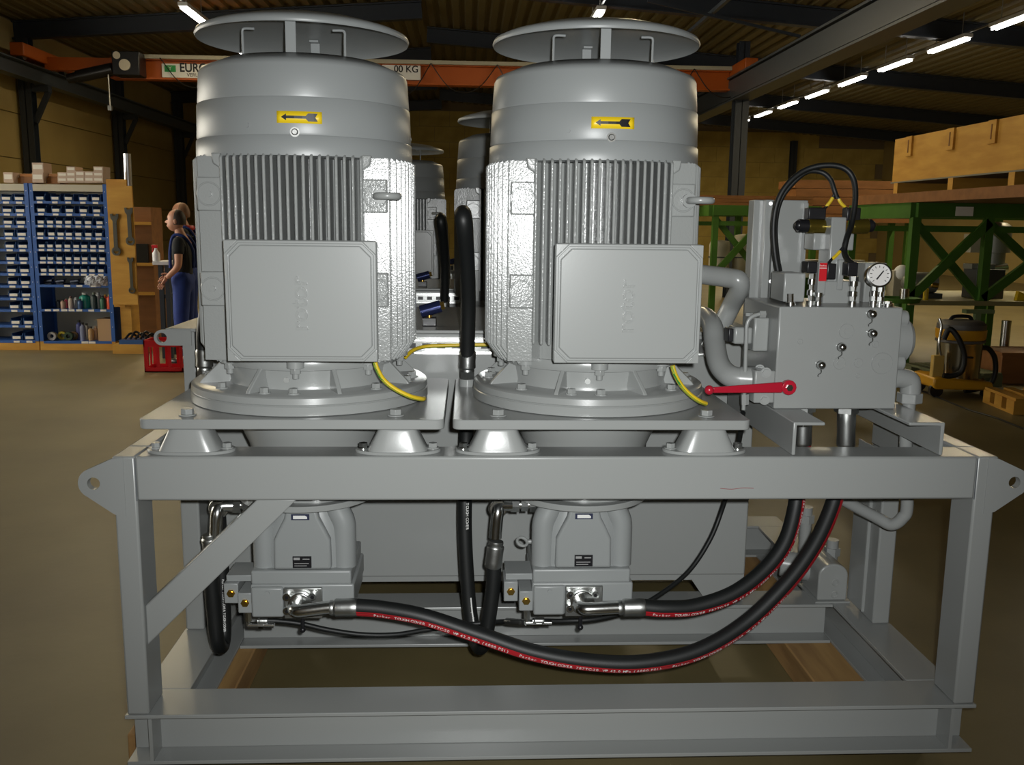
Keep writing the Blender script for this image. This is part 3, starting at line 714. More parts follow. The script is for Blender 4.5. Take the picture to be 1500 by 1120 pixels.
    MB().torus((ex, .285, zs-.006), (0, 1, 0), .024, .006, 24, 10).cyl((ex, .30, zs), (ex, .275, zs-.004), .026, n=6).build('elbow_nut', ZINC, r)
    MB().tube([(xs_-.07, .295, zs), (ex+.005, .285, zs), (ex-.002, .272, zs-.02), (ex-.006, .272, zs-.06), (ex-.008, .272, zs-.095)], .019, n=16).build('elbow_pipe', ZINC, r)
    # regulator blocks at the side
    for dx, dz, w in ((-.235, .51, .042), (-.19, .488, .042)):
        MB().box(px+dx, px+dx+w, .235-(.02 if w and dx > -.2 else 0), .34, dz-.04, dz+.022).build('regulator', SMOOTHP, r, bevel=.003)
        y0 = .235-(.02 if dx > -.2 else 0)
        MB().cyl((px+dx+w/2, y0, dz-.008), (px+dx+w/2, y0-.004, dz-.008), .0125, n=6).cyl((px+dx+w/2, y0-.004, dz-.008), (px+dx+w/2, y0-.008, dz-.008), .008, n=14).build('brass_plug', BRASS, r)
    MB().box(px-.23, px-.14, .25, .36, .532, .552).build('regulator_cap', SMOOTHP, r, bevel=.002)
    # small bottom fitting
    fx = px-.165
    MB().cyl((fx, .235, .452), (fx, .235, .415), .010, n=6).cyl((fx, .235, .43), (fx, .235, .40), .007, n=10).cyl((fx-.002, .235, .402), (fx+.028, .235, .402), .009, n=10).cyl((fx+.028, .235, .402), (fx+.045, .235, .402), .011, n=6).cyl((fx+.045, .235, .402), (fx+.075, .235, .401), .0085, n=12).build('pilot_fitting', ZINC, r)
    MB().cyl((px-.004, .222, .438), (px-.004, .221, .398), .006, n=8).sphere((px-.004, .219, .393), .009).build('drain_cock', BLACK, r)
    return r
pumpx = (-.478, .350)
make_pump(pumpx[0], 'grey axial piston pump hanging behind the diagonal brace', at(484, 890, Y=.135))
make_pump(pumpx[1], 'grey axial piston pump with an eye bolt on its side', at(906, 890, Y=.135))
e0 = at(765, 793, Y=.30)
tag(MB().torus(e0, (.25, -.5, .8), .016, .0045, 24, 8).cyl((e0.x+.018, .30, e0.z), (e0.x+.06, .30, e0.z), .007, n=10).build('eye_bolt', PAINT, base=e0), 'small grey eye bolt screwed into the pump side', 'eye bolt')

# ================================================================ hoses
def hose(name, pts, r, label, group, ferr0=None, ferr1=None, stripe=None, sub=8, n=18, print_=None, base=None):
    t = thing(name, label, 'hose', base or pts[0], group)
    MB().tube(pts, r, n=n, sub=sub).build('hose_body', RUBBER, t)
    for q in (ferr0, ferr1):
        if q:
            a, b = Vector(q[0]), Vector(q[1]); d = (b-a).normalized(); L = (b-a).length; rr = q[2] if len(q) > 2 else r*1.12
            MB().lathe_ax(a, d, [(0, 0), (rr*.82, 0), (rr*.86, L*.08), (rr*.8, L*.14), (rr*.98, L*.2), (rr, L*.24), (rr*.97, L*.5), (rr, L*.76), (rr, L*.94), (rr*.93, L), (0, L)], 24).build('ferrule', DULLZ, t)
    if stripe:
        MB().ribbon(pts, r, stripe[0], stripe[1], sub=sub).build('lay_line', stripe[2], t, smooth=True)
    return t
def along(pts, sub, t):
    P = spline(pts, sub); i = min(int(t*(len(P)-1)), len(P)-2); return P[i], (P[i+1]-P[i]).normalized()
def hose_text(t, pts, r, side, txt, s0, size, m, sub=8):      # letters follow the hose one by one, joined into one print
    P = spline(pts, sub); L = [0]
    for i in range(1, len(P)): L.append(L[-1]+(P[i]-P[i-1]).length)
    pos = s0*L[-1]; i = 0; mb = MB(); side = Vector(side)
    cu = bpy.data.curves.new('t', 'FONT'); cu.size = size; cu.align_y = 'CENTER'; cu.offset = size*.012
    to = bpy.data.objects.new('t', cu); COL.objects.link(to)
    cache = {}
    for ch in txt:
        adv = size*(.34 if ch in ' .,:-' else .64)
        while i < len(L)-2 and L[i+1] < pos: i += 1
        if ch != ' ':
            if ch not in cache:
                cu.body = ch; dg = bpy.context.evaluated_depsgraph_get(); dg.update()
                me = bpy.data.meshes.new_from_object(to.evaluated_get(dg)); cache[ch] = ([v.co.copy() for v in me.vertices], [tuple(p.vertices) for p in me.polygons])
            d = (P[i+1]-P[i]).normalized(); o = (side-d*side.dot(d)).normalized(); u = o.cross(d)
            c = P[i]+d*(pos-L[i])+o*(r*1.035)
            V, Fc = cache[ch]; mb.add([c+d*v.x+u*v.y-o*(v.y*v.y/(2*r)) for v in V], Fc)
        pos += adv
        if pos > L[-1]*.97: break
    bpy.data.objects.remove(to); bpy.data.curves.remove(cu)
    if mb.v:
        o = mb.build('hose_print', m, t, smooth=False); o['kind'] = 'stuff'
HR = .0245
# red-lined pressure hoses
f1 = at(484, 890, Y=.135); f1b = at(524, 889, Y=.13)
h1 = [at(522, 889, Y=.13), at(560, 892, Y=.125), at(620, 903, Y=.11), at(700, 929, Y=.09), at(780, 955, Y=.07), at(860, 969, Y=.06), at(940, 971, Y=.06), at(1020, 954, Y=.08), at(1090, 914, Y=.12), at(1150, 857, Y=.16), at(1192, 800, Y=.20), at(1218, 745, Y=.24), at(1230, 700, Y=.27), at(1239, 665, Y=.30), at(1240, 655, Y=.30)]
t1 = hose('pressure_hose', h1, HR, 'black pressure hose with red line sagging from the pump behind the brace', 'red-lined pressure hoses', (f1, f1b, .0265), (at(1239, 664, Y=.30), at(1240, 600, Y=.30), .0275), ((.45, -.78, -.45), .019, REDLAY))
hose_text(t1, h1, HR, (.45, -.78, -.45), 'Parker  TOUGH COVER  787TC-20  WP 42.0 MPa (6000 PSI)      ' * 3, .03, .0135, WHITE)
f2 = at(906, 890, Y=.135); f2b = at(945, 889, Y=.13)
h2 = [at(943, 889, Y=.13), at(975, 891, Y=.13), at(1020, 888, Y=.14), at(1075, 869, Y=.16), at(1120, 835, Y=.19), at(1150, 795, Y=.22), at(1165, 745, Y=.26), at(1170, 700, Y=.29), at(1175, 662, Y=.32), at(1176, 650, Y=.32)]
t2 = hose('pressure_hose', h2, HR, 'black pressure hose with red line rising from the pump with eye bolt', 'red-lined pressure hoses', (f2, f2b, .0265), (at(1175, 662, Y=.32), at(1177, 602, Y=.32), .0275), ((.45, -.78, -.45), .019, REDLAY))
hose_text(t2, h2, HR, (.45, -.78, -.45), 'Parker  TOUGH COVER  787TC-20  WP 42.0 MPa (6000 PSI)      ' * 3, .03, .0135, WHITE)
# looped black return hoses
pp = at(722, 830, Y=.272); q0 = at(727, 792, Y=.272)
h3 = [at(724, 826, Y=.272), at(722, 860, Y=.272), at(716, 905, Y=.275), at(710, 938, Y=.29), at(702, 948, Y=.33), at(695, 930, Y=.38), at(688, 890, Y=.40), at(684, 840, Y=.41), at(681, 780, Y=.42), at(681, 730, Y=.43), Vector((-.001, .47, .877)), Vector((.002, .522, .98)), Vector((.003, .53, 1.0485))]
t3 = hose('return_hose', h3, HR*.93, 'black hose looping below the beam and up between the base plates', 'black return hoses', (q0, pp, .0265), None, None)
def label_on(t, p, d, o, w, h, m, nm):           # small printed patch on a hose
    p, d, o = Vector(p), Vector(d).normalized(), Vector(o); o = (o-d*o.dot(d)).normalized(); u = o.cross(d)
    MB().add([p-d*w/2-u*h/2, p+d*w/2-u*h/2, p+d*w/2+u*h/2, p-d*w/2+u*h/2], [(0,1,2,3)]).build(nm, m, t, smooth=False)
P3 = list(reversed(h3))
hose_text(t3, P3, HR*.93, (.35, -1, 0), 'TOUGH COVER', .30, .0125, WHITE)
MB().ribbon(P3, HR*.93, (.35, -1, 0), .004, sub=8, t0=.47, t1=.55).build('print_line', WHITE, t3)
hose_text(t3, P3, HR*.93, (.35, -1, 0), 'www.parker.com', .585, .010, WHITE)
pe = at(312, 812, Y=.272)
h4 = [at(308, 800, Y=.272), at(309, 840, Y=.272), at(313, 890, Y=.275), at(318, 938, Y=.285), at(325, 946, Y=.33), at(328, 920, Y=.37), at(326, 860, Y=.39), at(322, 790, Y=.40), at(318, 730, Y=.42), Vector((-.803, .48, .88)), Vector((-.821, .525, .98)), Vector((-.823, .53, 1.0485))]
t4 = hose('return_hose', h4, HR*.93, 'black hose looping behind the diagonal brace', 'black return hoses', (at(307, 782, Y=.272), pe, .0265), None, None)
hose_text(t4, list(reversed(h4)), HR*.93, (.35, -1, 0), 'Parker TOUGH COVER TOUGH COVER', .50, .0095, WHITE)
# upright hose between the motors
h5 = [Vector((.003, .53, 1.15)), at(685, 500, Y=.51), at(686, 440, Y=.46), at(684, 380, Y=.38), at(680, 335, Y=.31), at(678, 316, Y=.31), at(679, 313, Y=.38), at(682, 330, Y=.48), at(684, 380, Y=.60), at(686, 430, Y=.74), at(686, 458, Y=.835)]
t5 = hose('upright_hose', h5, .0235, 'thick black hose standing upright between the two motors', 'black return hoses', (Vector((.003, .53, 1.121)), Vector((.004, .526, 1.188)), .0265), (Vector((.006, .852, 1.2315)), at(686, 455, Y=.825), .026), None)
for fx_, lab_ in ((.003, 'steel hex hose fitting on the base plate between the motors'), (-.823, 'steel hex hose fitting on the base plate beside the tank lifting eye')):
    ft = thing('hose_fitting', lab_, 'fitting', (fx_, .53, PZ-.0005), 'hose fittings on the base plates')
    MB().cyl((fx_, .53, PZ-.0005), (fx_, .53, 1.099), .027, n=24).build('collar', PAINT, ft); MB().cyl((fx_, .53, 1.099), (fx_, .53, 1.1215), .0255, n=6).build('hex_nut', DULLZ, ft)
h8 = [Vector(q) for q in ((-.823, .53, 1.16), (-.820, .536, 1.25), (-.808, .57, 1.35), (-.79, .64, 1.42), (-.785, .73, 1.41), (-.78, .80, 1.33), (-.78, .84, 1.26))]
hose('upright_hose', h8, .0235, 'thick black hose rising behind the motor beside the tank lifting eye', 'black return hoses', (Vector((-.823, .53, 1.121)), Vector((-.822, .532, 1.188)), .0265), (Vector((-.78, .852, 1.2315)), Vector((-.78, .835, 1.285)), .026), None)
# thin pilot hoses
h6 = [at(384, 909, Y=.235), at(405, 909, Y=.243), at(440, 913, Y=.252), at(480, 922, Y=.25), at(530, 929, Y=.25), at(580, 929, Y=.265), at(625, 922, Y=.295), at(690, 914, Y=.333), at(722, 911, Y=.33), at(744, 909.5, Y=.295)]
hose('pilot_hose', h6, .0075, 'thin black pilot hose sagging between the two pumps', 'thin pilot hoses', (at(377, 909, Y=.235), at(392, 909, Y=.238), .0105), (Vector((.183, .235, .402)), at(742, 909.5, Y=.298), .0105))
h7 = [at(796, 909, Y=.238), at(830, 909, Y=.252), at(875, 906, Y=.262), at(925, 893, Y=.30), at(970, 868, Y=.36), at(1010, 835, Y=.42), at(1040, 790, Y=.46), at(1058, 745, Y=.48), at(1073, 695, Y=.42), at(1083, 645, Y=.30), at(1088.5, 604, Y=.24)]
hose('pilot_hose', h7, .0075, 'thin black pilot hose climbing across the tank wall to the valve block', 'thin pilot hoses', (at(780, 909, Y=.235), at(797, 909, Y=.235), .0105))

# ground wires
def wire(pts, label, r=.0065):
    t = thing('ground_wire', label, 'cable', pts[-1], 'yellow and green ground wires')
    MB().tube(pts, r, n=12, sub=8).build('sheath', CABYEL, t)
    MB().ribbon(pts, r, (0, -.6, -.8), r*1.2, sub=8).build('green_stripe', CABGRN, t)
wire([at(549, 530, Y=.05), at(553, 541, Y=.05), at(562, 556, Y=.055), at(578, 569, Y=.06), at(600, 580, Y=.07), at(617, 584, Y=.10), at(621, 583.5, Y=.13)], 'yellow green ground wire hanging from the terminal box above the brace')
wire([at(985, 535, Y=.05), at(989, 548, Y=.05), at(998, 564, Y=.055), at(1010, 577, Y=.06), at(1024, 587, Y=.07), at(1034, 591, Y=.09)], 'yellow green ground wire hanging from the terminal box beside the valve block')
wire([at(594, 523, Y=.62), at(605, 513, Y=.66), at(622, 507.5, Y=.70), at(650, 506, Y=.705), at(690, 505, Y=.705), at(730, 505, Y=.705)], 'yellow green ground wire lying along the cable tray')

# ================================================================ valve block on its channels
for x0, x1, s, lab in ((.885, .972, 1, 'facing the motor'), (1.305, 1.205, -1, 'beside the outer lifting lug')):
    tag(MB().prism([(x0, ZT+.001), (x0, 1.068), (x1, 1.068), (x1, 1.059), (x0+s*.010, 1.059), (x0+s*.010, ZT+.001)], 'y', .015, .66).build('support_channel', PAINT, base=((x0+x1)/2, .3, ZT), bevel=.0025), 'grey folded steel channel carrying the valve block, %s' % lab, 'channel', 'channels under the valve block')
BX0, BX1, BY0, BY1, BZ0, BZ1 = .89, 1.25, .20, .54, 1.0685, 1.365
vb = thing('valve_block', 'large grey hydraulic valve block with round plugs and test points', 'valve block', ((BX0+BX1)/2, .37, BZ0))
MB().box(BX0, BX1, BY0, BY1, BZ0, BZ1).build('block', PAINT, vb, bevel=.004)
for x, y, r in ((1240, 485, 11.5), (1229.5, 531.5, 9.6), (1292, 532, 16.5), (1257, 531, 7), (1282, 503.6, 5), (1172, 500, 4), (1256, 550, 3.2)):
    c = at(x, y, Y=BY0); rr = r/525
    MB().cyl(c, c+Vector((0, -.002, 0)), rr, n=32).torus(c+Vector((0, -.0022, 0)), (0, 1, 0), rr*.97, .0008, 32, 6).cyl(c, c+Vector((0, -.004, 0)), rr*.42, n=6).build('plug', PAINT, vb)
for x, y in ((1273, 459), (1274, 487), (1229, 507), (1199, 533)):
    c = at(x, y, Y=BY0)
    tp = MB().cyl(c, c+Vector((0, -.02, 0)), .0085, n=16).sphere(c+Vector((0, -.024, 0)), .0125).torus(c+Vector((0, -.016, 0)), (0, 1, 0), .011, .0022, 20, 6).build('test_point', ZINC, vb)
    MB().tube([c+Vector((.0, -.02, -.01)), c+Vector((.003, -.016, -.022)), c+Vector((-.002, -.008, -.03)), c+Vector((.0, -.003, -.036))], .0017, n=6).build('cap_chain', DULLZ, tp)
# square flange and round cap on the outer side
MB().cyl((BX1, .30, 1.262), (BX1+.055, .30, 1.262), .068, n=36).cyl((BX1+.055, .30, 1.262), (BX1+.068, .30, 1.262), .062, .054, n=36).build('side_cap', PAINT, vb, bevel=.003)
for z in (1.327, 1.197):
    MB().cyl((BX1, .27, z), (BX1+.045, .27, z), .024, n=20).cyl((BX1, .34, z), (BX1+.045, .34, z), .024, n=20).build('side_boss', PAINT, vb, bevel=.004)
z = 1.148
MB().cyl((BX1, .28, z), (BX1+.03, .28, z), .032, n=24).tube([(BX1+.02, .28, z), (BX1+.045, .28, z), (BX1+.074, .28, z-.008), (BX1+.08, .28, z-.03), (BX1+.08, .28, z-.06)], .03, n=20).build('elbow_fitting', PAINT, vb)
MB().cyl((BX1+.08, .28, z-.045), (BX1+.08, .28, z-.075), .037, n=6).build('elbow_nut', PAINT, vb, bevel=.002)
MB().tube([(BX1+.08, .28, z-.07), (BX1+.08, .28, .95), at(1329, 738, Y=.31), at(1322, 758, Y=.32), at(1306, 768, Y=.34), at(1285, 758, Y=.38), at(1235, 732, Y=.5), at(1200, 712, Y=.62)], .019, n=16).build('drain_pipe', PAINT, vb)
# sockets below the block
for x, yy in ((1240, .30), (1177, .32)):
    c = at(x, 597, Y=yy); MB().cyl((c.x, yy, BZ0), (c.x, yy, BZ0-.03), .036, n=6).cyl((c.x, yy, BZ0), (c.x, yy, BZ0-.012), .045, n=24).build('port_nut', DULLZ, vb)
# flanges on the motor side
MB().box(.83, BX0, .20, .30, 1.085, 1.18).build('side_flange', PAINT, vb, bevel=.004)
for yy, zz in ((.22, 1.175), (.28, 1.175), (.22, 1.095)): MB().hexbolt((.862, yy-.02, zz), (-.2, -1, 0), .011, .01).build('flange_bolt', PAINT, vb)
MB().box(.845, BX0, .28, .40, 1.225, 1.325).build('pilot_valve', PAINT, vb, bevel=.005); MB().box(.79, .845, .29, .36, 1.245, 1.295).build('coil', PAINT, vb, bevel=.006)
MB().box(.775, .79, .30, .35, 1.25, 1.29).build('coil_cap', BLACK, vb, bevel=.003)
MB().cyl((.842, .33, 1.325), (.842, .33, 1.335), .012, n=6).cyl((.868, .33, 1.325), (.868, .33, 1.335), .012, n=6).build('valve_screw', PAINT, vb)
p0 = at(1121, 460, Y=.24)
MB().tube([p0, at(1112, 460, Y=.24), at(1100, 465, Y=.24), at(1094, 476, Y=.24), at(1093, 500, Y=.24), at(1091, 560, Y=.24), at(1089, 600, Y=.24)], .006, n=10).build('thin_pipe', PAINT, vb)
MB().cyl(at(1121, 460, Y=.24), at(1112, 460, Y=.24), .011, n=6).build('pipe_nut', PAINT, vb); MB().cyl(at(1091, 577, Y=.24), at(1091, 592, Y=.24), .012, n=6).build('pipe_nut', PAINT, vb)
# suction pipe with ball valve and red lever
sp = thing('suction_pipe', 'thick grey bent pipe running from behind the motor into the valve block', 'pipe', at(1044, 480, Y=.42))
MB().tube([at(1025, 462, Y=.62), at(1035, 466, Y=.56), at(1044, 480, Y=.46), at(1047, 505, Y=.40), at(1052, 530, Y=.34), at(1062, 545, Y=.30), at(1078, 553, Y=.27), at(1115, 556, Y=.25)], .0325, n=24).build('pipe', PAINT, sp)
MB().cyl(at(1083, 554, Y=.265), at(1113, 556, Y=.25), .036, n=28).build('collar', PAINT, sp)
sp2 = thing('upper_pipe', 'grey pipe with a mitred bend above the suction pipe', 'pipe', at(1060, 470, Y=.66))
MB().tube([at(1010, 400, Y=.62), at(1030, 402, Y=.62), at(1068, 407, Y=.57), at(1082, 411, Y=.55), at(1083, 424, Y=.57), at(1072, 446, Y=.64), at(1058, 474, Y=.66), at(1040, 510, Y=.68)], .0315, n=24, sub=5).build('pipe', PAINT, sp2)
lv = thing('valve_lever', 'red lacquered valve lever with a ball end beside the valve block', 'lever', at(1155, 568, Y=.165))
a, b = at(1044, 571, Y=.13), at(1146, 567, Y=.16)
MB().add([a+Vector((0, -.004, -.008)), a+Vector((0, -.004, .008)), b+Vector((0, -.004, .0155)), b+Vector((0, -.004, -.0155)), a+Vector((0, .006, -.008)), a+Vector((0, .006, .008)), b+Vector((0, .006, .0155)), b+Vector((0, .006, -.0155))], [(0,1,2,3), (7,6,5,4), (0,4,5,1), (1,5,6,2), (2,6,7,3), (3,7,4,0)]).build('handle', REDM, lv, bevel=.003)
MB().sphere(at(1039, 571, Y=.13), .0135).build('ball_end', REDM, lv)
c = at(1155, 567, Y=.163); MB().cyl(c+Vector((0, .010, 0)), c+Vector((0, -.008, 0)), .0215, n=12).build('hub', REDM, lv, bevel=.002); MB().cyl(c+Vector((0, -.008, 0)), c+Vector((0, -.013, 0)), .010, n=6).build('hub_screw', ZINC, lv); MB().cyl(c+Vector((0, .010, 0)), c+Vector((0, .04, 0)), .012, n=12).build('stem', DULLZ, lv)
# sheet-metal cover behind the block
cv = thing('sheet_cover', 'tall grey sheet metal cover with a side channel behind the valve block', 'cover', at(1142, 447, Y=.64))
zc0, zc1 = BZ1-.1, at(1140, 293, Y=.60).z
def colbox(mb, xa, xb, y0, y1, z0=zc0, z1=zc1): return mb.box(at(xa, 330, Y=y0).x, at(xb, 330, Y=y0).x, y0, y1, z0, z1)
colbox(MB(), 1103, 1119, .60, .66).build('side_strip', PAINT, cv, bevel=.003); colbox(MB(), 1120, 1131, .57, .66).build('channel', PAINT, cv, bevel=.003)
colbox(MB(), 1133, 1182, .58, .66).build('panel', PAINT, cv, bevel=.003); colbox(MB(), 1179.5, 1182.5, .555, .58, z1=zc1-.01).build('folded_edge', PAINT, cv, smooth=False)
for y in (298, 412): MB().cyl(at(1129, y, Y=.57), at(1129, y, Y=.562), .006, n=10).build('screw', PAINT, cv)
# valve stack on top of the block
vs_ = thing('valve_stack', 'grey directional valve stack with two brass solenoids on the valve block', 'directional valve', at(1225, 447, Y=.36))
def pbox(x0, x1, y0, y1, Y, dep): 
    a, b = at(x0, y1, Y=Y), at(x1, y0, Y=Y); return MB().box(a.x, b.x, Y, Y+dep, a.z, b.z)
pbox(1147, 1181, 400, 442, .28, .12).build('base_block', PAINT, vs_, bevel=.004); pbox(1205, 1262, 412, 446, .34, .12).build('subplate', PAINT, vs_, bevel=.004); pbox(1264, 1300, 385, 446, .40, .08).build('rear_block', PAINT, vs_, bevel=.004)
pbox(1210, 1241, 318, 446, .35, .09).build('valve_body', PAINT, vs_, bevel=.004); pbox(1191, 1252, 342, 366, .39, .08).build('valve_body', PAINT, vs_, bevel=.004); pbox(1226, 1238, 380, 425, .335, .03).build('spool_cover', PAINT, vs_, bevel=.004)
for xa, xb, xc in ((1211, 1183, 1165), (1247, 1271, 1281)):
    MB().cyl(at(xa, 332, Y=.41), at(xb, 331, Y=.41), .0225, n=24).build('solenoid', mat('brass_coil', (.20, .15, .025), .25, .8), vs_, bevel=.002)
    MB().cyl(at(xb, 331, Y=.41), at(xc+(4 if xc < xb else -4), 330, Y=.41), .0195, n=18).sphere(at(xc+(6 if xc < xb else -6), 330, Y=.41), .0165).build('end_nut', BLACK, vs_)
for x0, x1, y0, y1 in ((1184, 1211, 304, 321), (1240, 1262, 304, 323)): pbox(x0, x1, y0, y1, .40, .04).build('connector', BLACK, vs_, bevel=.003)
ps = thing('pressure_switch', 'pressure switch with a red label on a chrome stem', 'pressure switch', at(1190, 446, Y=.26))
pbox(1182, 1198, 383, 400, .25, .05).build('cap', BLACK, ps, bevel=.003); pbox(1197, 1212, 384, 432, .255, .05).build('housing', PAINT, ps, bevel=.003); pbox(1211, 1226, 386, 409, .27, .04).build('connector', BLACK, ps, bevel=.003)
pbox(1199.5, 1212, 385, 411.5, .2535, .0015).build('red_label', REDP, ps, smooth=False)
text_mesh('label_print', 'Danfoss', .0065, .0002, WHITE, ps, at(1205.7, 389, Y=.2528), ROT_FRONT); pbox(1200.5, 1211, 392, 393, .2528, .0006).build('label_line', WHITE, ps, smooth=False)
def stem(par, x, y0, y1, Y, rs):
    a, b = at(x, y1, Y=Y), at(x, y0, Y=Y); n = len(rs); m_ = MB()
    for i, r in enumerate(rs):
        p, q = a.lerp(b, i/n), a.lerp(b, (i+.94)/n); m_.cyl((a.x, Y, p.z), (a.x, Y, q.z), r, n=6 if i % 2 else 16)
    return m_.build('chrome_stem', ZINC, par)
stem(ps, 1187, 400, 448, .25, (.013, .008, .012, .007, .011, .009)); stem(ps, 1198, 428, 447, .23, (.011, .008, .012))
s2 = thing('transducer', 'black plugged pressure transducer on a chrome stem beside the gauge', 'pressure sensor', at(1247, 447, Y=.25))
pbox(1241, 1258, 384, 404, .235, .04).build('plug', BLACK, s2, bevel=.003); stem(s2, 1248, 404, 448, .25, (.0115, .010, .013, .009, .012, .013))
s3 = tag(MB().cyl(at(1158, 447, Y=.23), at(1158, 430, Y=.23), .009, n=6).cyl(at(1158, 447, Y=.23), at(1158, 442, Y=.23), .014, n=16).build('block_screw', ZINC, base=at(1158, 447, Y=.23)), 'single bright hex screw at the corner of the valve stack base', 'screw')
gg = thing('pressure_gauge', 'round pressure gauge with white dial and steel rim on the valve block', 'gauge', at(1283, 448, Y=.26))
gc = at(1286, 403, Y=.24)
gd = Vector((-.12, -1, .12)).normalized()
MB().lathe_ax(gc-gd*.022, gd, [(0, 0), (.031, 0), (.033, .004), (.033, .03), (.0355, .032), (.0355, .038), (.031, .040), (.030, .034), (0, .034)], 36).build('case', ZINC, gg)
dial = MB().lathe_ax(gc+gd*.0125, gd, [(0, 0), (.0305, 0), (.0305, .0012), (0, .0012)], 36).build('dial', mat('dial_white', (.72, .70, .68), .5), gg)
u1 = Vector((1, 0, 0)).cross(gd).normalized()*-1; u1 = gd.cross(Vector((1, 0, 0))).normalized(); u2 = u1.cross(gd).normalized()
def dp(x, z, l=.015): return gc+gd*l+u2*x+(u1 if u1.z > 0 else -u1)*z
sx_ = 1 if u2.x > 0 else -1
nd = MB(); nd.add([dp(-.010*sx_, -.012), dp(-.006*sx_, -.014), dp(.013*sx_, .011), dp(.010*sx_, .013)], [(0, 1, 2, 3)]); nd.build('needle', BLACK, gg, smooth=False)
tk_ = MB()
for k in range(11):
    an = math.radians(225-27*k); c_, s_ = math.cos(an), math.sin(an); w = .0009
    tk_.add([dp((.021*c_-w*s_)*sx_, .021*s_+w*c_), dp((.027*c_-w*s_)*sx_, .027*s_+w*c_), dp((.027*c_+w*s_)*sx_, .027*s_-w*c_), dp((.021*c_+w*s_)*sx_, .021*s_-w*c_)], [(0, 1, 2, 3)])
tk_.build('dial_marks', BLACK, gg, smooth=False)['kind'] = 'stuff'
stem(gg, 1279, 418, 448, .25, (.012, .009, .011, .008)); stem(gg, 1288, 420, 448, .262, (.009, .011, .008, .010)); stem(gg, 1300, 441, 448, .24, (.016, .012))
# control cables looping over
def cable(pts, label, r=.008):
    t = tag(MB().tube(pts, r, n=12, sub=8).build('control_cable', RUBBER, base=pts[0]), label, 'cable', 'black control cables over the valve block'); return t
cable([at(1147, 440, Y=.42), at(1142, 410, Y=.42), at(1135, 370, Y=.42), at(1133, 330, Y=.42), at(1139, 295, Y=.42), at(1155, 268, Y=.42), at(1180, 249, Y=.42), at(1210, 242, Y=.41), at(1236, 246, Y=.40), at(1250, 262, Y=.39), at(1253, 290, Y=.375), at(1248, 325, Y=.355), at(1240, 350, Y=.325), at(1237, 368, Y=.312), at(1242, 380, Y=.285), at(1250, 387, Y=.255)], 'thick black control cable arching highest over the valve stack to the transducer', .0085)
cable([at(1150, 440, Y=.447), at(1145, 410, Y=.447), at(1138, 370, Y=.447), at(1136, 330, Y=.447), at(1143, 295, Y=.447), at(1160, 270, Y=.447), at(1182, 252, Y=.445), at(1203, 252, Y=.44), at(1216, 262, Y=.43), at(1222, 278, Y=.42), at(1226, 290, Y=.42)], 'black control cable ending in yellow wires above the solenoids', .0075)
for pts, lab in (([at(1223, 283, Y=.42), at(1217, 294, Y=.42), at(1209, 304, Y=.42), at(1198, 310, Y=.42)], 'inner'), ([at(1226, 284, Y=.42), at(1231, 296, Y=.42), at(1240, 305, Y=.42), at(1250, 309, Y=.42)], 'outer'), ([at(1235, 362, Y=.312), at(1227, 372, Y=.308), at(1217, 381, Y=.30), at(1213, 388, Y=.29)], 'switch')):
    t = thing('solenoid_wire', {'inner': 'short black and yellow wire to the solenoid on the motor side', 'outer': 'short black and yellow wire to the solenoid near the gauge', 'switch': 'short yellow wire leading down to the red labelled switch'}[lab], 'cable', pts[0], 'yellow marked solenoid wires')
    MB().tube(pts, .0045, n=8).build('wire', BLACK, t); MB().tube(pts[:3], .0052, n=8, rr=lambda q: .0052 if .25 < q < .85 else .0042).build('yellow_sleeve', CABYEL, t)

# ================================================================ small gear pump on the cross beam
gp = thing('gear_pump', 'small grey gear pump with rounded top sitting on the cross beam', 'gear pump', at(1215, 882, Y=.80))
a, b = at(1197, 880, Y=.735), at(1244, 826, Y=.735); xm = (a.x+b.x)/2; rw = (b.x-a.x)/2
P = [(a.x, Z1+.006), (b.x, Z1+.006), (b.x, b.z-rw*.8)] + [(xm+rw*math.cos(PI*k/12), b.z-rw*.8+rw*.8*math.sin(PI*k/12)) for k in range(1, 12)] + [(a.x, b.z-rw*.8)]
MB().prism(P, 'y', .735, .90).build('body', PAINT, gp, bevel=.006, seg=3)
for dz in (.03, .075): MB().torus((xm+.008, .735, Z1+dz), (0, 1, 0), .011, .003, 20, 8).build('cover_ring', PAINT, gp)
MB().box(a.x-.01, b.x+.01, .725, .90, Z1, Z1+.006).build('foot', PAINT, gp, smooth=False)
for x, y0 in ((1182, 742), (1220, 790)):
    c = at(x, y0, Y=.9); MB().cyl((c.x, .9, Z1+.03), (c.x, .9, c.z), .022, n=20).cyl((c.x, .9, c.z-.06), (c.x, .9, c.z-.03), .03, n=6).build('union', PAINT, gp)
a = at(1140, 815, Y=.9)
MB().cyl((xm-.14, .9, Z1+.09), (xm-.02, .86, Z1+.08), .05, n=28).build('drive_motor', PAINT, gp, bevel=.004)
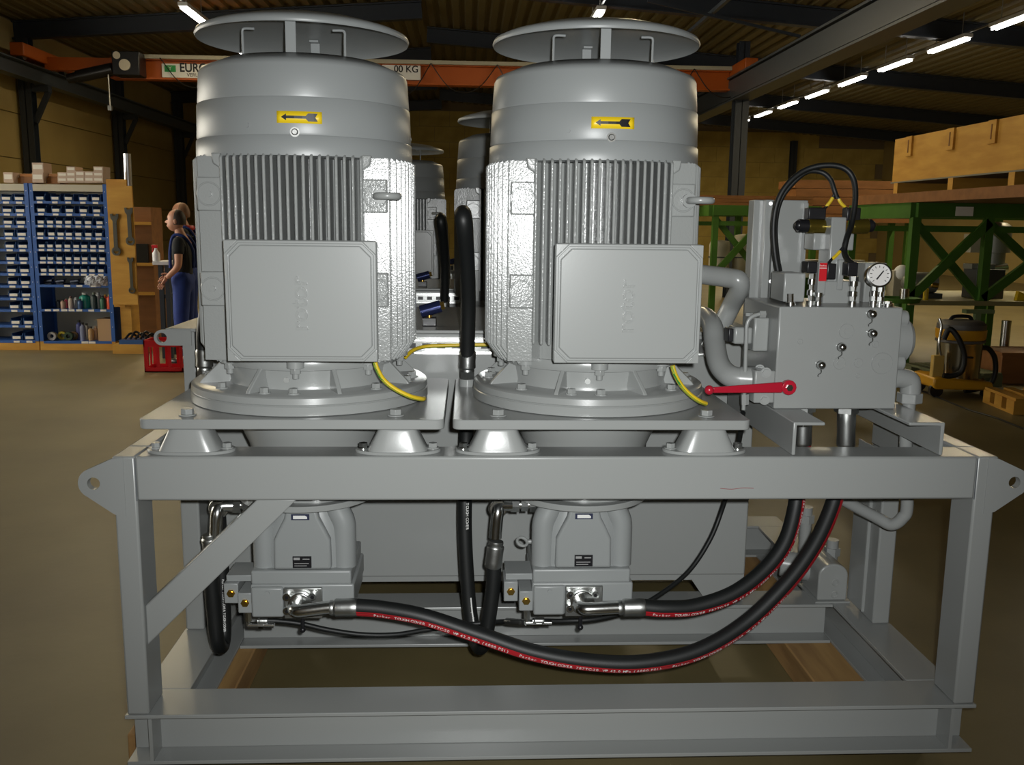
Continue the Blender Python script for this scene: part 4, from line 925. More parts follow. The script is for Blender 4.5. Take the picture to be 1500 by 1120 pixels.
# ================================================================ further power units behind the first
FARM = {}
def far_units():
    for dx, dy, word in ((-.12, 2.05, 'second'), (0., 4.10, 'third')):
        o = Vector((dx, dy, 0)); g = 'power units standing behind the first'
        for i, ax in enumerate(MOTX):
            end = ('valve side away', 'valve side')[i]
            if i == 0 and word == 'second':
                m0 = make_motor(ax, 'x', None, False, .033, -.012); FARM['m'] = m0
                m0.location = Vector((ax, AY, PZ))+o; m0['label'] = 'grey finned motor on the second power unit, partner of the hose-side one'; m0['group'] = g
            else:
                copy_tree(FARM['m'], Vector((ax, AY, PZ))+o, {('second', 1): 'grey finned motor on the second power unit, behind the upright hose', ('third', 0): 'grey finned motor on the third power unit, beside its thin upright hose', ('third', 1): 'grey finned motor on the third power unit, nearest the back wall'}[(word, i)], g)
        for ob, nm in ((tk, 'oil tank'), (tr, 'cable tray'), (t5, 'upright black hose'), (fr, 'steel skid frame'), (vf, 'tank lid valve')):
            copy_tree(ob, Vector(ob.location)+o, 'grey %s of the %s power unit behind' % (nm, word) if nm not in ('upright black hose', 'tank lid valve') else '%s of the %s power unit behind' % (nm, word), g)
        for pl_ in [q for q in bpy.data.objects if q.name in ('motor_base_plate', 'motor_base_plate.001')]:
            copy_tree(pl_, Vector(pl_.location)+o, 'grey motor base plate of the %s power unit behind' % word, g)
        for tb_ in [q for q in bpy.data.objects if q.name in ('timber_baulk', 'timber_baulk.001')]:
            copy_tree(tb_, Vector(tb_.location)+o, 'sawn timber baulk under the %s power unit behind' % word, g)
far_units()

# ================================================================ storage rack with bins
RY = 9.17
def rp(zx, zy, Y=RY): return at(zx/3.86, 230+zy/3.86, Y=Y)
def rack(x0, x1, label, lips, wood=True):
    t = thing('storage_rack', label, 'rack', ((x0+x1)/2, RY+.2, 0), 'blue storage racks')
    zt = 2.0
    for x in (x0, x1-.045):
        for y in (RY, RY+.4): MB().box(x, x+.045, y, y+.035, .11, zt).build('upright', SHBLUE, t, smooth=False)
        for k in range(20): MB().cyl((x+.022, RY, .2+.09*k), (x+.022, RY-.002, .2+.09*k), .005, n=6).build('hole', WHITE, t, smooth=False) if k % 2 else None
    MB().box(x0, x1, RY+.42, RY+.435, .11, zt).build('back_panel', mat('pale_back_panel', (.5, .5, .44), .5), t, smooth=False)
    for x in (x0+.01, x1-.02): MB().box(x, x+.008, RY+.035, RY+.42, .11, zt).build('side_panel', SHBLUE, t, smooth=False)
    MB().box(x0+.045, x1-.045, RY, RY+.4, zt-.09, zt-.01).build('top_shelf', mat('pale_shelf_edge', (.5, .46, .36), .6), t, smooth=False)
    for z in lips:
        MB().box(x0+.045, x1-.045, RY, RY+.41, z-.03, z).build('shelf', SHBLUE, t, smooth=False)
    MB().box(x0, x1, RY+.005, RY+.42, 0, .11).build('plinth', PLY, t, smooth=False)
    return t
def rx(zx): return -5.155+(zx-180)/420*.805       # along the bay of the tool board rack
def rx2(zx): return -5.262-(143-zx)/420*.815
lipz = [rp(390, y).z for y in (250, 318, 385, 452, 520, 590, 657, 722, 860, 1040)]
rx0, rx1 = -5.205, -4.30
rk = rack(rx0, rx1, 'blue steel storage rack full of small bins beside the plywood tool board', lipz)
lipz2 = [rp(80, y).z for y in (250, 318, 385, 452, 520, 590, 657, 725, 795, 862, 950, 1036)]
rk2 = rack(rx0-.92, rx0-.012, 'blue steel storage rack with bins down to the floor', lipz2)
bin_proto = None
def make_bin(x, z, w, label, group):
    global bin_proto
    if bin_proto is None:
        b = thing('storage_bin', label, 'storage bin', (0, 0, 0), group)
        m_ = MB().box(-.5, .5, 0, .30, 0, .006).box(-.5, -.46, 0, .30, 0, .085).box(.46, .5, 0, .30, 0, .085).box(-.5, .5, .29, .30, 0, .1).prism([(-.02, .055), (.0, .055), (.004, 0), (.0, 0)], 'x', -.5, .5)
        m_.build('tray', BINBLUE, b, smooth=False)
        MB().box(-.36, .36, -.024, -.0185, .018, .05).build('label_card', PAPER, b, smooth=False)
        bin_proto = b
    else:
        b = copy_tree(bin_proto, None, label, group)
    b.location = (x, RY+.03, z); b.scale = (w, 1, 1)
    return b
ROWS = [(250, (215, 307, 388, 478, 555), .112), (318, (218, 307, 390, 475, 557), .112), (385, (210, 268, 322, 378, 440, 500, 570), .112), (452, (203, 270, 327, 378, 436, 497, 560), .112), (520, (205, 257, 310, 363, 417, 467, 522, 574), .108), (590, (208, 254, 308, 365, 417, 465, 520, 573), .108), (657, (207, 257, 306, 356, 408, 455, 505, 560), .108)]
ORD = ['topmost', 'second', 'third', 'fourth', 'fifth', 'sixth', 'seventh', 'eighth', 'ninth', 'tenth', 'eleventh', 'lowest']
for ri, ((zy, xs_, w), o_) in enumerate(zip(ROWS, ORD)):
    for zx in xs_:
        p = Vector((rx(zx), RY, lipz[ri])); make_bin(p.x, p.z, {5: .110, 7: .095, 8: .087}[len(xs_)], 'blue plastic bin with white label on the %s bin shelf beside the tool board' % o_, 'bins on the %s shelf of the tool board rack' % o_)
        MB().box(p.x-.032, p.x+.032, RY-.004, RY, p.z-.027, p.z-.003).build('shelf_label', PAPER, rk, smooth=False)
for zs2, o_ in zip(lipz2, ORD):
    for zx in (30, 108):
        p = Vector((rx2(zx), RY, zs2)); make_bin(p.x, p.z, .13, 'blue plastic bin with white label on the %s shelf of the full-height bin rack' % o_, 'bins on the %s shelf of the full-height rack' % o_)
        MB().box(p.x-.035, p.x+.035, RY-.004, RY, p.z-.027, p.z-.003).build('shelf_label', PAPER, rk2, smooth=False)
for zx in (348, 423, 508): p = Vector((rx(zx), RY, lipz[7]-.009)); MB().box(p.x-.035, p.x+.035, RY-.004, RY, p.z-.014, p.z+.008).build('shelf_label', PAPER, rk, smooth=False)
for zx in (218, 270, 320, 365, 413, 487, 562): p = Vector((rx(zx), RY, lipz[8]-.011)); MB().box(p.x-.035, p.x+.035, RY-.004, RY, p.z-.014, p.z+.010).build('shelf_label', PAPER, rk, smooth=False)
for zx in (435, 480): p = Vector((rx(zx), RY, lipz[9]-.013)); MB().box(p.x-.04, p.x+.04, RY-.004, RY, p.z-.014, p.z+.012).build('shelf_label', PAPER, rk, smooth=False)
# goods on the lower shelves
bottle_no = 0
def bottle(zx, zb_z, h, r, col, label, cap=None, capcol=None, lie=False):
    global bottle_no
    bottle_no += 1; x = rx(zx)-.04*(bottle_no % 2); y = RY+.09+.09*(bottle_no % 2)
    c = mat('bottle_%s' % '_'.join('%02d' % int(q*100) for q in col), col, .35)
    t = thing('bottle', label, 'bottle', (x, y, zb_z), 'bottles and cans on the blue rack')
    MB().lathe((x, y, zb_z), [(0, 0), (r, 0), (r, h*.7), (r*.9, h*.78), (r*.42, h*.86), (r*.42, h*.9)], 18).build('body', c, t)
    MB().cyl((x, y, zb_z+h*.88), (x, y, zb_z+h), r*.5, n=14).build('cap', mat('cap_%s' % '_'.join('%02d' % int(q*100) for q in (capcol or (.02, .02, .02))), capcol or (.02, .02, .02), .4), t)
zs = lipz[8]; 
for zx, h, r, col, lab, cc in ((268, .10, .03, (.03, .04, .06), 'small dark bottle on the bottle shelf next to the upright', None), (295, .11, .03, (.45, .30, .22), 'small tan bottle with dark cap on the bottle shelf', None), (318, .12, .03, (.35, .03, .06), 'small crimson bottle on the bottle shelf', (.5, .4, .3)), (345, .15, .032, (.5, .42, .35), 'pale slim bottle on the bottle shelf', (.2, .1, .1)), (378, .13, .035, (.6, .6, .6), 'white squat bottle on the bottle shelf', (.7, .7, .7)), (403, .12, .03, (.03, .08, .2), 'dark blue bottle on the bottle shelf', None), (435, .19, .062, (.02, .33, .24), 'wide green and white can on the bottle shelf', (.7, .7, .65)), (490, .20, .036, (.03, .05, .05), 'tall dark spray can on the bottle shelf', (.2, .25, .2)), (520, .20, .036, (.5, .5, .48), 'tall white spray can on the bottle shelf', (.6, .6, .6)), (545, .16, .034, (.02, .12, .06), 'dark green spray can on the bottle shelf', None), (566, .17, .03, (.62, .05, .02), 'orange red squeeze bottle on the bottle shelf', (.5, .3, .02)), (588, .18, .034, (.65, .07, .02), 'larger orange red squeeze bottle at the end of the bottle shelf', (.6, .4, .03))):
    bottle(zx, zs, h, r, col, lab, capcol=cc)
zs = lipz[9]
for zx, h, r, col, lab, cc in ((388, .24, .038, (.07, .08, .25), 'tall blue bottle with dark cap on the bottom shelf', None), (408, .22, .034, (.2, .22, .33), 'grey blue bottle on the bottom shelf', None), (435, .20, .03, (.4, .38, .33), 'slim pale bottle on the bottom shelf', None), (458, .17, .034, (.45, .28, .12), 'brown bottle on the bottom shelf', None), (490, .17, .034, (.5, .32, .2), 'tan bottle beside the cardboard box on the bottom shelf', (.5, .4, .3))):
    bottle(zx, zs, h, r, col, lab, capcol=cc)
for zx, col, lab in ((215, (.45, .45, .45), 'silver tape roll on the bottom shelf'), (280, (.5, .40, .03), 'yellow tape roll on the bottom shelf'), (318, (.03, .06, .03), 'dark green tape roll on the bottom shelf'), (355, (.14, .08, .03), 'brown tape roll on the bottom shelf')):
    tape_no = ('silver', 'yellow', 'dark', 'brown').index(lab.split()[0]); yt = .06+.065*(tape_no % 2)
    x = rx(zx)-.029*(tape_no % 2); q = MB().lathe_ax((x, RY+yt, zs+.052), (0, 1, 0), [(.025, 0), (.052, 0), (.052, .05), (.025, .05), (.025, 0)], 24)
    tag(q.build('tape_roll', mat('tape_'+lab.split()[0], col, .4), base=(x, RY+yt+.025, zs)), lab, 'tape roll', 'tape rolls on the bottom shelf')
a, b = Vector((rx(514), RY, zs)), Vector((rx(601), RY, zs))
bx = thing('cardboard_box', 'tan cardboard box on the bottom shelf of the rack', 'box', ((a.x+b.x)/2, RY+.15, zs))
MB().box(a.x, b.x, RY+.03, RY+.3, zs, zs+.27).build('carton', CARD, bx, smooth=False); MB().box((a.x+b.x)/2-.12, (a.x+b.x)/2+.12, RY+.029, RY+.0301, zs+.255, zs+.262).bar((a.x, RY+.03, zs+.27), (a.x+.02, RY-.03, zs+.285), .004, .002).build('flap', CARD, bx, smooth=False)
zs = lipz[7]
bg_ = MB()
p = Vector((rx(530), RY, zs))
rng = random.Random(3); n = 10; mm = MB(); vs = []
for i in range(n+1):
    for j in range(n+1): vs.append((p.x-.125+.25*i/n, RY+.06+.02*math.sin(i*1.7+j)+.10*math.sin(PI*i/n)*math.sin(PI*j/n)*-.5, zs+.001+.095*j/n+.005*rng.random()))
mm.add(vs, [(i*(n+1)+j, (i+1)*(n+1)+j, (i+1)*(n+1)+j+1, i*(n+1)+j+1) for i in range(n) for j in range(n)])
pb = mm.build('plastic_bag', mat('clear_poly_bag', (.5, .52, .58), .15, bump=(30, .8, .02)), base=(p.x, RY+.06, zs)); so = pb.modifiers.new('t', 'SOLIDIFY'); so.thickness = .05
tag(pb, 'crumpled clear plastic bag on the shelf above the bottles', 'bag')
for zx, lab in ((215, 'dark metal part next to the upright on the shelf above the bottles'), (290, 'dark blue coupling on the shelf above the bottles'), (380, 'dark clamp next to the plastic bag')):
    x = rx(zx); tag(MB().cyl((x-.05, RY+.1, zs+.03), (x+.05, RY+.08, zs+.045), .028, .02, n=14).cyl((x+.02, RY+.1, zs+.04), (x+.06, RY+.1, zs+.07), .012, n=10).box(x-.05, x+.04, RY+.06, RY+.14, zs, zs+.015).build('machine_part', mat('dark_part', (.05, .06, .09), .35, .4), base=(x, RY+.1, zs)), lab, 'machine part', 'loose parts above the bottles')
# cartons on top of the rack
def carton(zx0, zx1, zy0, zy1, label):
    a, b = rp(zx0, zy1), rp(zx1, zy0); z0 = a.z
    t = thing('small_carton', label, 'box', ((a.x+b.x)/2, RY+.12, z0), 'cartons on top of the racks')
    MB().box(a.x, b.x, RY+.05, RY+.28, z0, b.z).build('carton', mat('pale_carton', (.55, .42, .33), .8), t, smooth=False)
    MB().box(a.x+.01, b.x-.01, RY+.048, RY+.05, z0+(b.z-z0)*.35, z0+(b.z-z0)*.8).build('print', PAPER, t, smooth=False)
zt_ = 143
for zx0, zx1, n, top, lab in ((10, 60, 1, 85, 'lone carton on the full-height bin rack'), (173, 232, 2, 30, 'tall stack by the upright'), (316, 366, 2, 85, 'short stack beside the three-high stack'), (367, 414, 3, 52, 'three-high stack in the middle'), (418, 466, 2, 78, 'open-fronted stack'), (470, 518, 2, 80, 'short stack beside the end stack'), (520, 572, 3, 52, 'end stack next to the tool board')):
    for k in range(n):
        y1 = zt_-(zt_-top)*k/n; y0 = zt_-(zt_-top)*(k+1)/n
        carton(zx0, zx1, y0, y1, 'small pale carton, %s layer of the %s' % (('bottom', 'second', 'third')[k], lab) if n > 1 else 'small pale carton, %s' % lab)
for zx0, zx1, lab in ((75, 170, 'beside the tall carton stack'), (240, 312, 'between the carton stacks')):
    a, b = rp(zx0, 143), rp(zx1, 95); tag(MB().box(a.x, b.x, RY+.12, RY+.35, 2.0, b.z-.04).cyl((a.x, RY+.2, b.z-.02), (b.x, RY+.2, b.z-.02), .03, n=12).cyl((a.x+.02, RY+.14, b.z-.03), (b.x-.03, RY+.14, b.z-.035), .022, n=12).build('wooden_bundle', BROWNW, base=((a.x+b.x)/2, RY+.2, 2.0)), 'dark brown bundle on top of the rack %s' % lab, 'bundle')

# ================================================================ tool board
tbx0, tbx1 = at(160, 350, Y=9.0).x, at(197, 350, Y=9.0).x
tb = thing('tool_board', 'plywood tool board with hanging spanners beside the blue rack', 'tool board', ((tbx0+tbx1)/2, 9.1, 0))
zA, zB_ = at(178, 272, Y=9.0).z, at(178, 446, Y=9.0).z
MB().box(tbx0, tbx1, 9.0, 9.03, zB_, zA).build('lower_board', PLY, tb, smooth=False)
MB().box(tbx0-.02, at(184, 250, Y=9.06).x, 9.06, 9.09, zA-.02, at(170, 265, Y=9.06).z+.02).build('upper_board', PLY, tb, smooth=False)
MB().box(tbx0, at(186, 480, Y=9.05).x, 9.22, 9.5, 0.11, zB_-.03).build('cupboard', PLY, tb, smooth=False)
MB().box(tbx0, at(186, 480, Y=9.05).x, 9.03, 9.5, zB_-.03, zB_+.02).build('cupboard_top', PLY, tb, smooth=False)
MB().box(tbx0, at(212, 510, Y=8.9).x, 8.9, 9.5, 0, .11).build('base_shelf', PLY, tb, smooth=False)
def spanner(x, y0, y1, w, label):
    a, b = at(x, y0, Y=8.98), at(x, y1, Y=8.98); y = 8.985; k = w/115
    up, lo = max(a.z, b.z), min(a.z, b.z)
    hook = MB().box(a.x-k*.32, a.x+k*.32, y-.006, y+.006, lo+k*.6, up-k*.3)
    hook.ring_prism([(a.x+k*.75*math.cos(2*PI*i/18), lo+k*.6+k*.75*math.sin(2*PI*i/18)) for i in range(18)], [(a.x+k*.42*math.cos(2*PI*i/18), lo+k*.6+k*.42*math.sin(2*PI*i/18)) for i in range(18)], 'y', y-.009, y+.009)
    hook.prism([(a.x-k*.7, up), (a.x-k*.3, up), (a.x-k*.25, up-k*.45), (a.x+k*.25, up-k*.45), (a.x+k*.3, up), (a.x+k*.7, up), (a.x+k*.62, up-k*.8), (a.x+k*.3, up-k*1.2), (a.x-k*.3, up-k*1.2), (a.x-k*.62, up-k*.8)], 'y', y-.008, y+.008)
    tag(hook.build('spanner', mat('tool_steel', (.20, .20, .18), .35, .9), base=(a.x, y, lo)), label, 'spanner', 'spanners on the tool board')
spanner(167, 313, 373, 8, 'long dark open-end spanner hanging on the plywood tool board')
spanner(188, 304, 358, 8, 'dark spanner hanging near the edge of the plywood tool board')
spanner(190.5, 377, 429, 6, 'bright spanner hanging low on the plywood tool board')
a = at(175, 290, Y=9.055); tag(MB().tube([(a.x, 9.05, a.z), (a.x, 9.05, a.z+.07), (a.x+.04, 9.05, a.z+.08)], .008, n=8).build('hook_tool', BLACK, base=a), 'small black hook tool on the upper plywood board', 'tool')
tag(MB().cyl((at(187, 303, Y=9.62).x, 9.62, 0), at(186, 225, Y=9.62), .045, n=20).build('vent_pipe', mat('bright_pipe', (.7, .72, .75), .3, .6), base=(at(187, 303, Y=9.62).x, 9.62, 0)), 'bright metal pipe standing behind the tool board', 'pipe')
tg = thing('tool_tray', 'blue tray of black tools at the foot of the tool board', 'tray', at(192, 490, Y=8.92))
c0, c1 = at(174, 495, Y=8.93), at(214, 487, Y=8.93); MB().box(c0.x, c1.x, 8.93, 9.19, .11, .16).build('tray', BINBLUE, tg, smooth=False)
for k in range(5): x = c0.x+.06+.06*k; MB().tube([(x, 8.97, .17), (x+.05, 9.03, .23+.02*(k % 2)), (x+.12, 9.1, .175)], .014, n=8).build('tool', BLACK, tg)
# brown cupboard and machine clutter behind the tool board
bcx0, bcx1 = at(196, 350, Y=10.4).x, at(221, 350, Y=10.4).x
bc = thing('brown_cupboard', 'brown wooden cupboard standing behind the tool board', 'cupboard', ((bcx0+bcx1)/2, 10.6, 0))
zt2 = at(205, 303, Y=10.4).z
MB().box(bcx0-.3, bcx1, 10.45, 10.9, 0, zt2).build('carcass', BROWNW, bc, smooth=False)
for y in (327, 387, 430): z = at(205, y, Y=10.4).z; MB().box(bcx0-.3, bcx1, 10.4, 10.45, z-.02, z+.02).build('shelf_edge', PLY, bc, smooth=False)
MB().box(bcx0+.02, bcx1-.05, 10.41, 10.445, at(205, 385, Y=10.4).z, at(205, 357, Y=10.4).z).build('black_object', BLACK, bc, smooth=False)  # flat black panel standing in for a black object kept in the cupboard
# work table with spray bottle
wt = thing('work_table', 'steel legged work table in front of the worker', 'table', at(236, 480, Y=7.6).xy.to_3d())
wx0, wx1 = at(224, 400, Y=8.5).x, at(232, 400, Y=8.5).x; wz = at(240, 383, Y=8.5).z
MB().box(wx0, wx1+.12, 8.5, 8.92, wz-.04, wz).build('table_top', mat('table_top_white', (.6, .6, .62), .5), wt, bevel=.004)
for x in (wx0+.05, wx1+.06):
    for y in (8.53, 8.86): MB().box(x, x+.05, y, y+.05, 0, wz-.04).build('leg', DARKST, wt, smooth=False)
MB().box(wx0+.1, wx1+.06, 8.54, 8.9, wz-.42, wz-.38).build('shelf', DARKST, wt, smooth=False)
bp_ = at(229, 379, Y=8.6)
sb = thing('spray_bottle', 'white spray bottle with red trigger on the work table', 'bottle', (bp_.x, 8.6, wz))
MB().lathe((bp_.x, 8.6, wz), [(0, 0), (.04, 0), (.042, .02), (.042, .09), (.016, .13), (.016, .15)], 20).build('body', mat('bottle_white', (.8, .8, .82), .4), sb)
MB().box(bp_.x-.045, bp_.x+.02, 8.585, 8.615, wz+.15, wz+.185).box(bp_.x-.04, bp_.x-.03, 8.59, 8.61, wz+.10, wz+.15).build('trigger', REDP, sb, bevel=.004)
# red crate
cc0 = at(212, 545, Z=0); 
ct = thing('bottle_crate', 'red plastic bottle crate on the concrete floor', 'crate', (cc0.x+.2, cc0.y+.15, 0))
x0, x1, y0, y1, h = cc0.x, cc0.x+.40, cc0.y, cc0.y+.30, .34
for zz in (0, .27):
    zh = .05 if zz == 0 else .07
    MB().box(x0, x1, y0, y0+.012, zz, zz+zh).build('rail', REDP, ct, smooth=False); MB().box(x0, x1, y1-.012, y1, zz, zz+zh).build('rail', REDP, ct, smooth=False)
    MB().box(x0, x0+.012, y0, y1, zz, zz+zh).build('rail', REDP, ct, smooth=False); MB().box(x1-.012, x1, y0, y1, zz, zz+zh).build('rail', REDP, ct, smooth=False)
MB().box(x0, x1, y0, y1, 0, .012).build('bottom', REDP, ct, smooth=False)
for x in (x0, x0+.13, x0+.25, x1-.03):
    for y in (y0, y1-.012): MB().box(x, x+.03+(.01 if x == x0 else 0), y, y+.012, .05, .27).build('stave', REDP, ct, smooth=False)
for x in (x0, x1-.012):
    for y in (y0+.09, y0+.19): MB().box(x, x+.012, y, y+.03, .05, .27).build('stave', REDP, ct, smooth=False)

# ================================================================ people
def skin_geo(verts, edges, radii, sub=2):
    me = bpy.data.meshes.new('s'); me.from_pydata(verts, edges, [])
    o = bpy.data.objects.new('s', me); COL.objects.link(o)
    md = o.modifiers.new('skin', 'SKIN'); md.use_smooth_shade = True
    for i, r in enumerate(radii):
        me.skin_vertices[0].data[i].radius = r if isinstance(r, tuple) else (r, r)
    me.skin_vertices[0].data[0].use_root = True
    sb_ = o.modifiers.new('sub', 'SUBSURF'); sb_.levels = sub; sb_.render_levels = sub
    dg = bpy.context.evaluated_depsgraph_get(); dg.update()
    m2 = bpy.data.meshes.new_from_object(o.evaluated_get(dg))
    V = [v.co.copy() for v in m2.vertices]; F = [tuple(p.vertices) for p in m2.polygons]
    bpy.data.objects.remove(o); bpy.data.meshes.remove(me); bpy.data.meshes.remove(m2)
    return V, F
def person(base, label, shirt, trousers, haircol, collar=None, s=1.0):
    B = Vector(base); r = thing('person', label, 'person', base, 'workers at the table')
    def w(p): return B+Vector(p)*s
    J = {'pel': (0, 0, .93), 'sp': (0, 0, 1.10), 'ch': (.01, 0, 1.30), 'nb': (.0, 0, 1.44), 'nk': (-.025, 0, 1.50), 'hb': (-.04, 0, 1.56),
         'hl': (0, -.09, .88), 'kl': (-.02, -.10, .49), 'al': (.03, -.10, .09), 'tl': (-.13, -.11, .04), 'hr': (0, .09, .88), 'kr': (-.02, .10, .49), 'ar': (.03, .10, .09), 'tr': (-.13, .11, .04),
         'sl': (.01, -.17, 1.39), 'el': (.02, -.235, 1.12), 'wl': (-.13, -.20, .99), 'sr': (.01, .17, 1.39), 'er': (-.02, .235, 1.13), 'wr': (-.19, .16, 1.02)}
    def geo(names, edges, rad, sub=2):
        V, F = skin_geo([J[n] for n in names], [(names.index(a), names.index(b)) for a, b in edges], rad, sub)
        return [w(v) for v in V], F
    body = MB()
    nm = ['pel', 'sp', 'ch', 'nb', 'nk', 'hb', 'hl', 'kl', 'al', 'tl', 'hr', 'kr', 'ar', 'tr', 'sl', 'el', 'wl', 'sr', 'er', 'wr']
    ed = [('pel', 'sp'), ('sp', 'ch'), ('ch', 'nb'), ('nb', 'nk'), ('nk', 'hb'), ('pel', 'hl'), ('hl', 'kl'), ('kl', 'al'), ('al', 'tl'), ('pel', 'hr'), ('hr', 'kr'), ('kr', 'ar'), ('ar', 'tr'), ('ch', 'sl'), ('sl', 'el'), ('el', 'wl'), ('ch', 'sr'), ('sr', 'er'), ('er', 'wr')]
    rad = [(.10, .13), (.09, .12), (.10, .14), .06, .052, .055, .075, .055, .04, .03, .075, .055, .04, .03, .055, .042, .028, .055, .042, .028]
    body.add(*geo(nm, ed, rad))
    # head with brow, nose and chin (facing -X), ears
    hc = Vector((-.055, 0, 1.625)); n, k = 26, 20; vs = []
    for j in range(k+1):
        th = PI*j/k
        for i in range(n):
            a = 2*PI*i/n; x, y, z = math.sin(th)*math.cos(a), math.sin(th)*math.sin(a), math.cos(th)
            p = Vector((x*.098, y*.076, z*.122))
            if x < -.3 and abs(y) < .35: p.x -= .022*math.exp(-((z+.12)/.13)**2)*math.exp(-(y/.16)**2)*1.5      # nose
            if x < 0 and z < -.45: p.x -= .018                                                                     # chin and jaw
            if x < -.5: p.x += .008*math.exp(-((z-.12)/.1)**2)                                                      # eye line
            if x > 0 and z < -.3: p.x *= .85
            vs.append(w(hc+p))
    body.add(vs, [(j*n+i, (j+1)*n+i, (j+1)*n+(i+1) % n, j*n+(i+1) % n) for j in range(k) for i in range(n)])
    for sgn in (-1, 1): body.sphere(w(hc+Vector((.012, sgn*.078, -.012))), .03*s, 12, 8, (.6, .3, 1))
    # hands: palm, four fingers and thumb on each wrist
    for nm_, d in (('wl', Vector((-.6, .1, -.75))), ('wr', Vector((-.8, -.2, -.5)))):
        d.normalize(); wv = Vector(J[nm_]); sd = d.cross(Vector((0, 1, 0))).normalized()
        pv, pf = skin_geo([wv, wv+d*.05, wv+d*.09], [(0, 1), (1, 2)], [.024, (.03, .018), (.03, .016)], 2); body.add([w(v) for v in pv], pf)
        for f in range(4):
            o_ = sd*(-.024+.016*f); L = (.065, .075, .07, .055)[f]; cu = Vector((-.2, .3, -.6))*.02
            fv, ff = skin_geo([wv+d*.08+o_, wv+d*(.085+L*.5)+o_+cu*.3, wv+d*(.08+L*.9)+o_+cu], [(0, 1), (1, 2)], [.009, .008, .007], 1); body.add([w(v) for v in fv], ff)
        tv, tf = skin_geo([wv+d*.03-sd*.02, wv+d*.06-sd*.045, wv+d*.095-sd*.05], [(0, 1), (1, 2)], [.011, .0095, .008], 1); body.add([w(v) for v in tv], tf)
    body.build('body', SKIN, r, ang=180)
    # hair: cap around the back and sides of the skull
    hv = MB(); vs = []; n, k = 24, 12
    for j in range(k+1):
        th = PI*.62*j/k
        for i in range(n):
            a = 2*PI*i/n; x, y, z = math.sin(th)*math.cos(a), math.sin(th)*math.sin(a), math.cos(th)
            vs.append(w(hc+Vector((.022+x*.088, y*.081, z*.124-.002+.0))))
    hv.add(vs, [(j*n+i, (j+1)*n+i, (j+1)*n+(i+1) % n, j*n+(i+1) % n) for j in range(k) for i in range(n)]); hv.build('hair', haircol, r, ang=180)
    for sgn in (-1, 1): MB().sphere(w(hc+Vector((-.088, sgn*.03, .012))), .009*s, 10, 8).build('eye', BLACK, r)
    # clothes over the body
    J2 = dict(J); J2['sm'] = (.015, -.215, 1.24); J2['sn'] = (.0, .215, 1.24)
    J.update(J2)
    sh = MB(); sh.add(*geo(['pel', 'sp', 'ch', 'nb', 'sl', 'sm', 'sr', 'sn'], [('pel', 'sp'), ('sp', 'ch'), ('ch', 'nb'), ('ch', 'sl'), ('sl', 'sm'), ('ch', 'sr'), ('sr', 'sn')], [(.115, .15), (.11, .145), (.125, .165), .075, .075, .068, .075, .068])); sh.build('shirt', shirt, r, ang=180)
    ov = MB(); ov.add(*geo(['sp', 'pel', 'hl', 'kl', 'al', 'hr', 'kr', 'ar'], [('sp', 'pel'), ('pel', 'hl'), ('hl', 'kl'), ('kl', 'al'), ('pel', 'hr'), ('hr', 'kr'), ('kr', 'ar')], [(.128, .165), (.14, .18), .105, .088, .075, .105, .088, .075])); ov.build('overalls', trousers, r, ang=180)
    for sgn in (-1, 1):
        MB().tube([w((-.115, sgn*.09, 1.10)), w((-.108, sgn*.09, 1.30)), w((-.06, sgn*.10, 1.455)), w((.05, sgn*.09, 1.445)), w((.135, sgn*.07, 1.30)), w((.13, sgn*.05, 1.10))], .018*s, n=8).build('strap', trousers, r)
        fo = J['al' if sgn < 0 else 'ar']; MB().sphere(w((fo[0]-.07, fo[1], .045)), .05*s, 16, 10, (2.5, 1, .88)).build('shoe', BLACK, r)
    if collar: MB().torus(w((0, 0, 1.455)), (0, 0, 1), .075*s, .028*s, 20, 10).build('collar', collar, r)
    return r
mp_ = at(262, 400, Y=8.1)
person((mp_.x+.05, 8.1, 0), 'person in black t-shirt and blue bib overalls reaching down to the table', TSHIRT, OVERALL, HAIR, s=.975)
mp_ = at(268, 400, Y=9.3)
person((mp_.x+.06, 9.3, 0), 'person in dark jacket with red collar standing behind the other worker', TSHIRT, OVERALL, mat('grey_brown_hair', (.25, .13, .07), .6), collar=REDP, s=1.03)
# ================================================================ green test bench and goods on the far side
def green_bench(x0, x1, y0, y1, zt, label, posts, braces=True, table=None):
    t = thing('green_bench_frame', label, 'bench frame', ((x0+x1)/2, (y0+y1)/2, 0), 'green steel bench frames')
    for y in (y0, y1):
        MB().box(x0, x1, y-.06, y+.06, zt-.16, zt).build('top_beam', GREEN, t, smooth=False)
        MB().box(x0, x1, y-.03, y+.03, zt-.32, zt-.25).build('upper_rail', GREEN, t, smooth=False)
    for x in (x0, x1): MB().box(x-.06, x+.06, y0, y1, zt-.17, zt+.001).build('side_beam', GREEN, t, smooth=False)
    for x in posts:
        for y in (y0, y1): MB().box(x-.045, x+.045, y-.045, y+.045, 0, zt-.16).build('post', GREEN, t, smooth=False)
    if braces:
        for i in range(len(posts)-1):
            xa, xb = posts[i], posts[i+1]; zl = (table or .8)+.02
            for y in (y0,):
                MB().bar((xa, y-.02, zl), (xb, y-.02, zt-.2), .05, .1).build('diagonal', GREEN, t, smooth=False); MB().bar((xa, y+.03, zt-.2), (xb, y+.03, zl), .05, .09).build('diagonal', GREEN, t, smooth=False)
    if table:
        MB().box(x0-.03, x1, y0-.1, y1, table-.05, table).build('table_top', mat('olive_table_top', (.30, .27, .12), .5), t, smooth=False)
    return t
green_bench(4.98, 7.9, 7.9, 9.6, 1.88, 'green steel bench frame carrying the plywood crate, with crossed braces', (4.98, 5.82, 6.9, 7.9), True, .80)
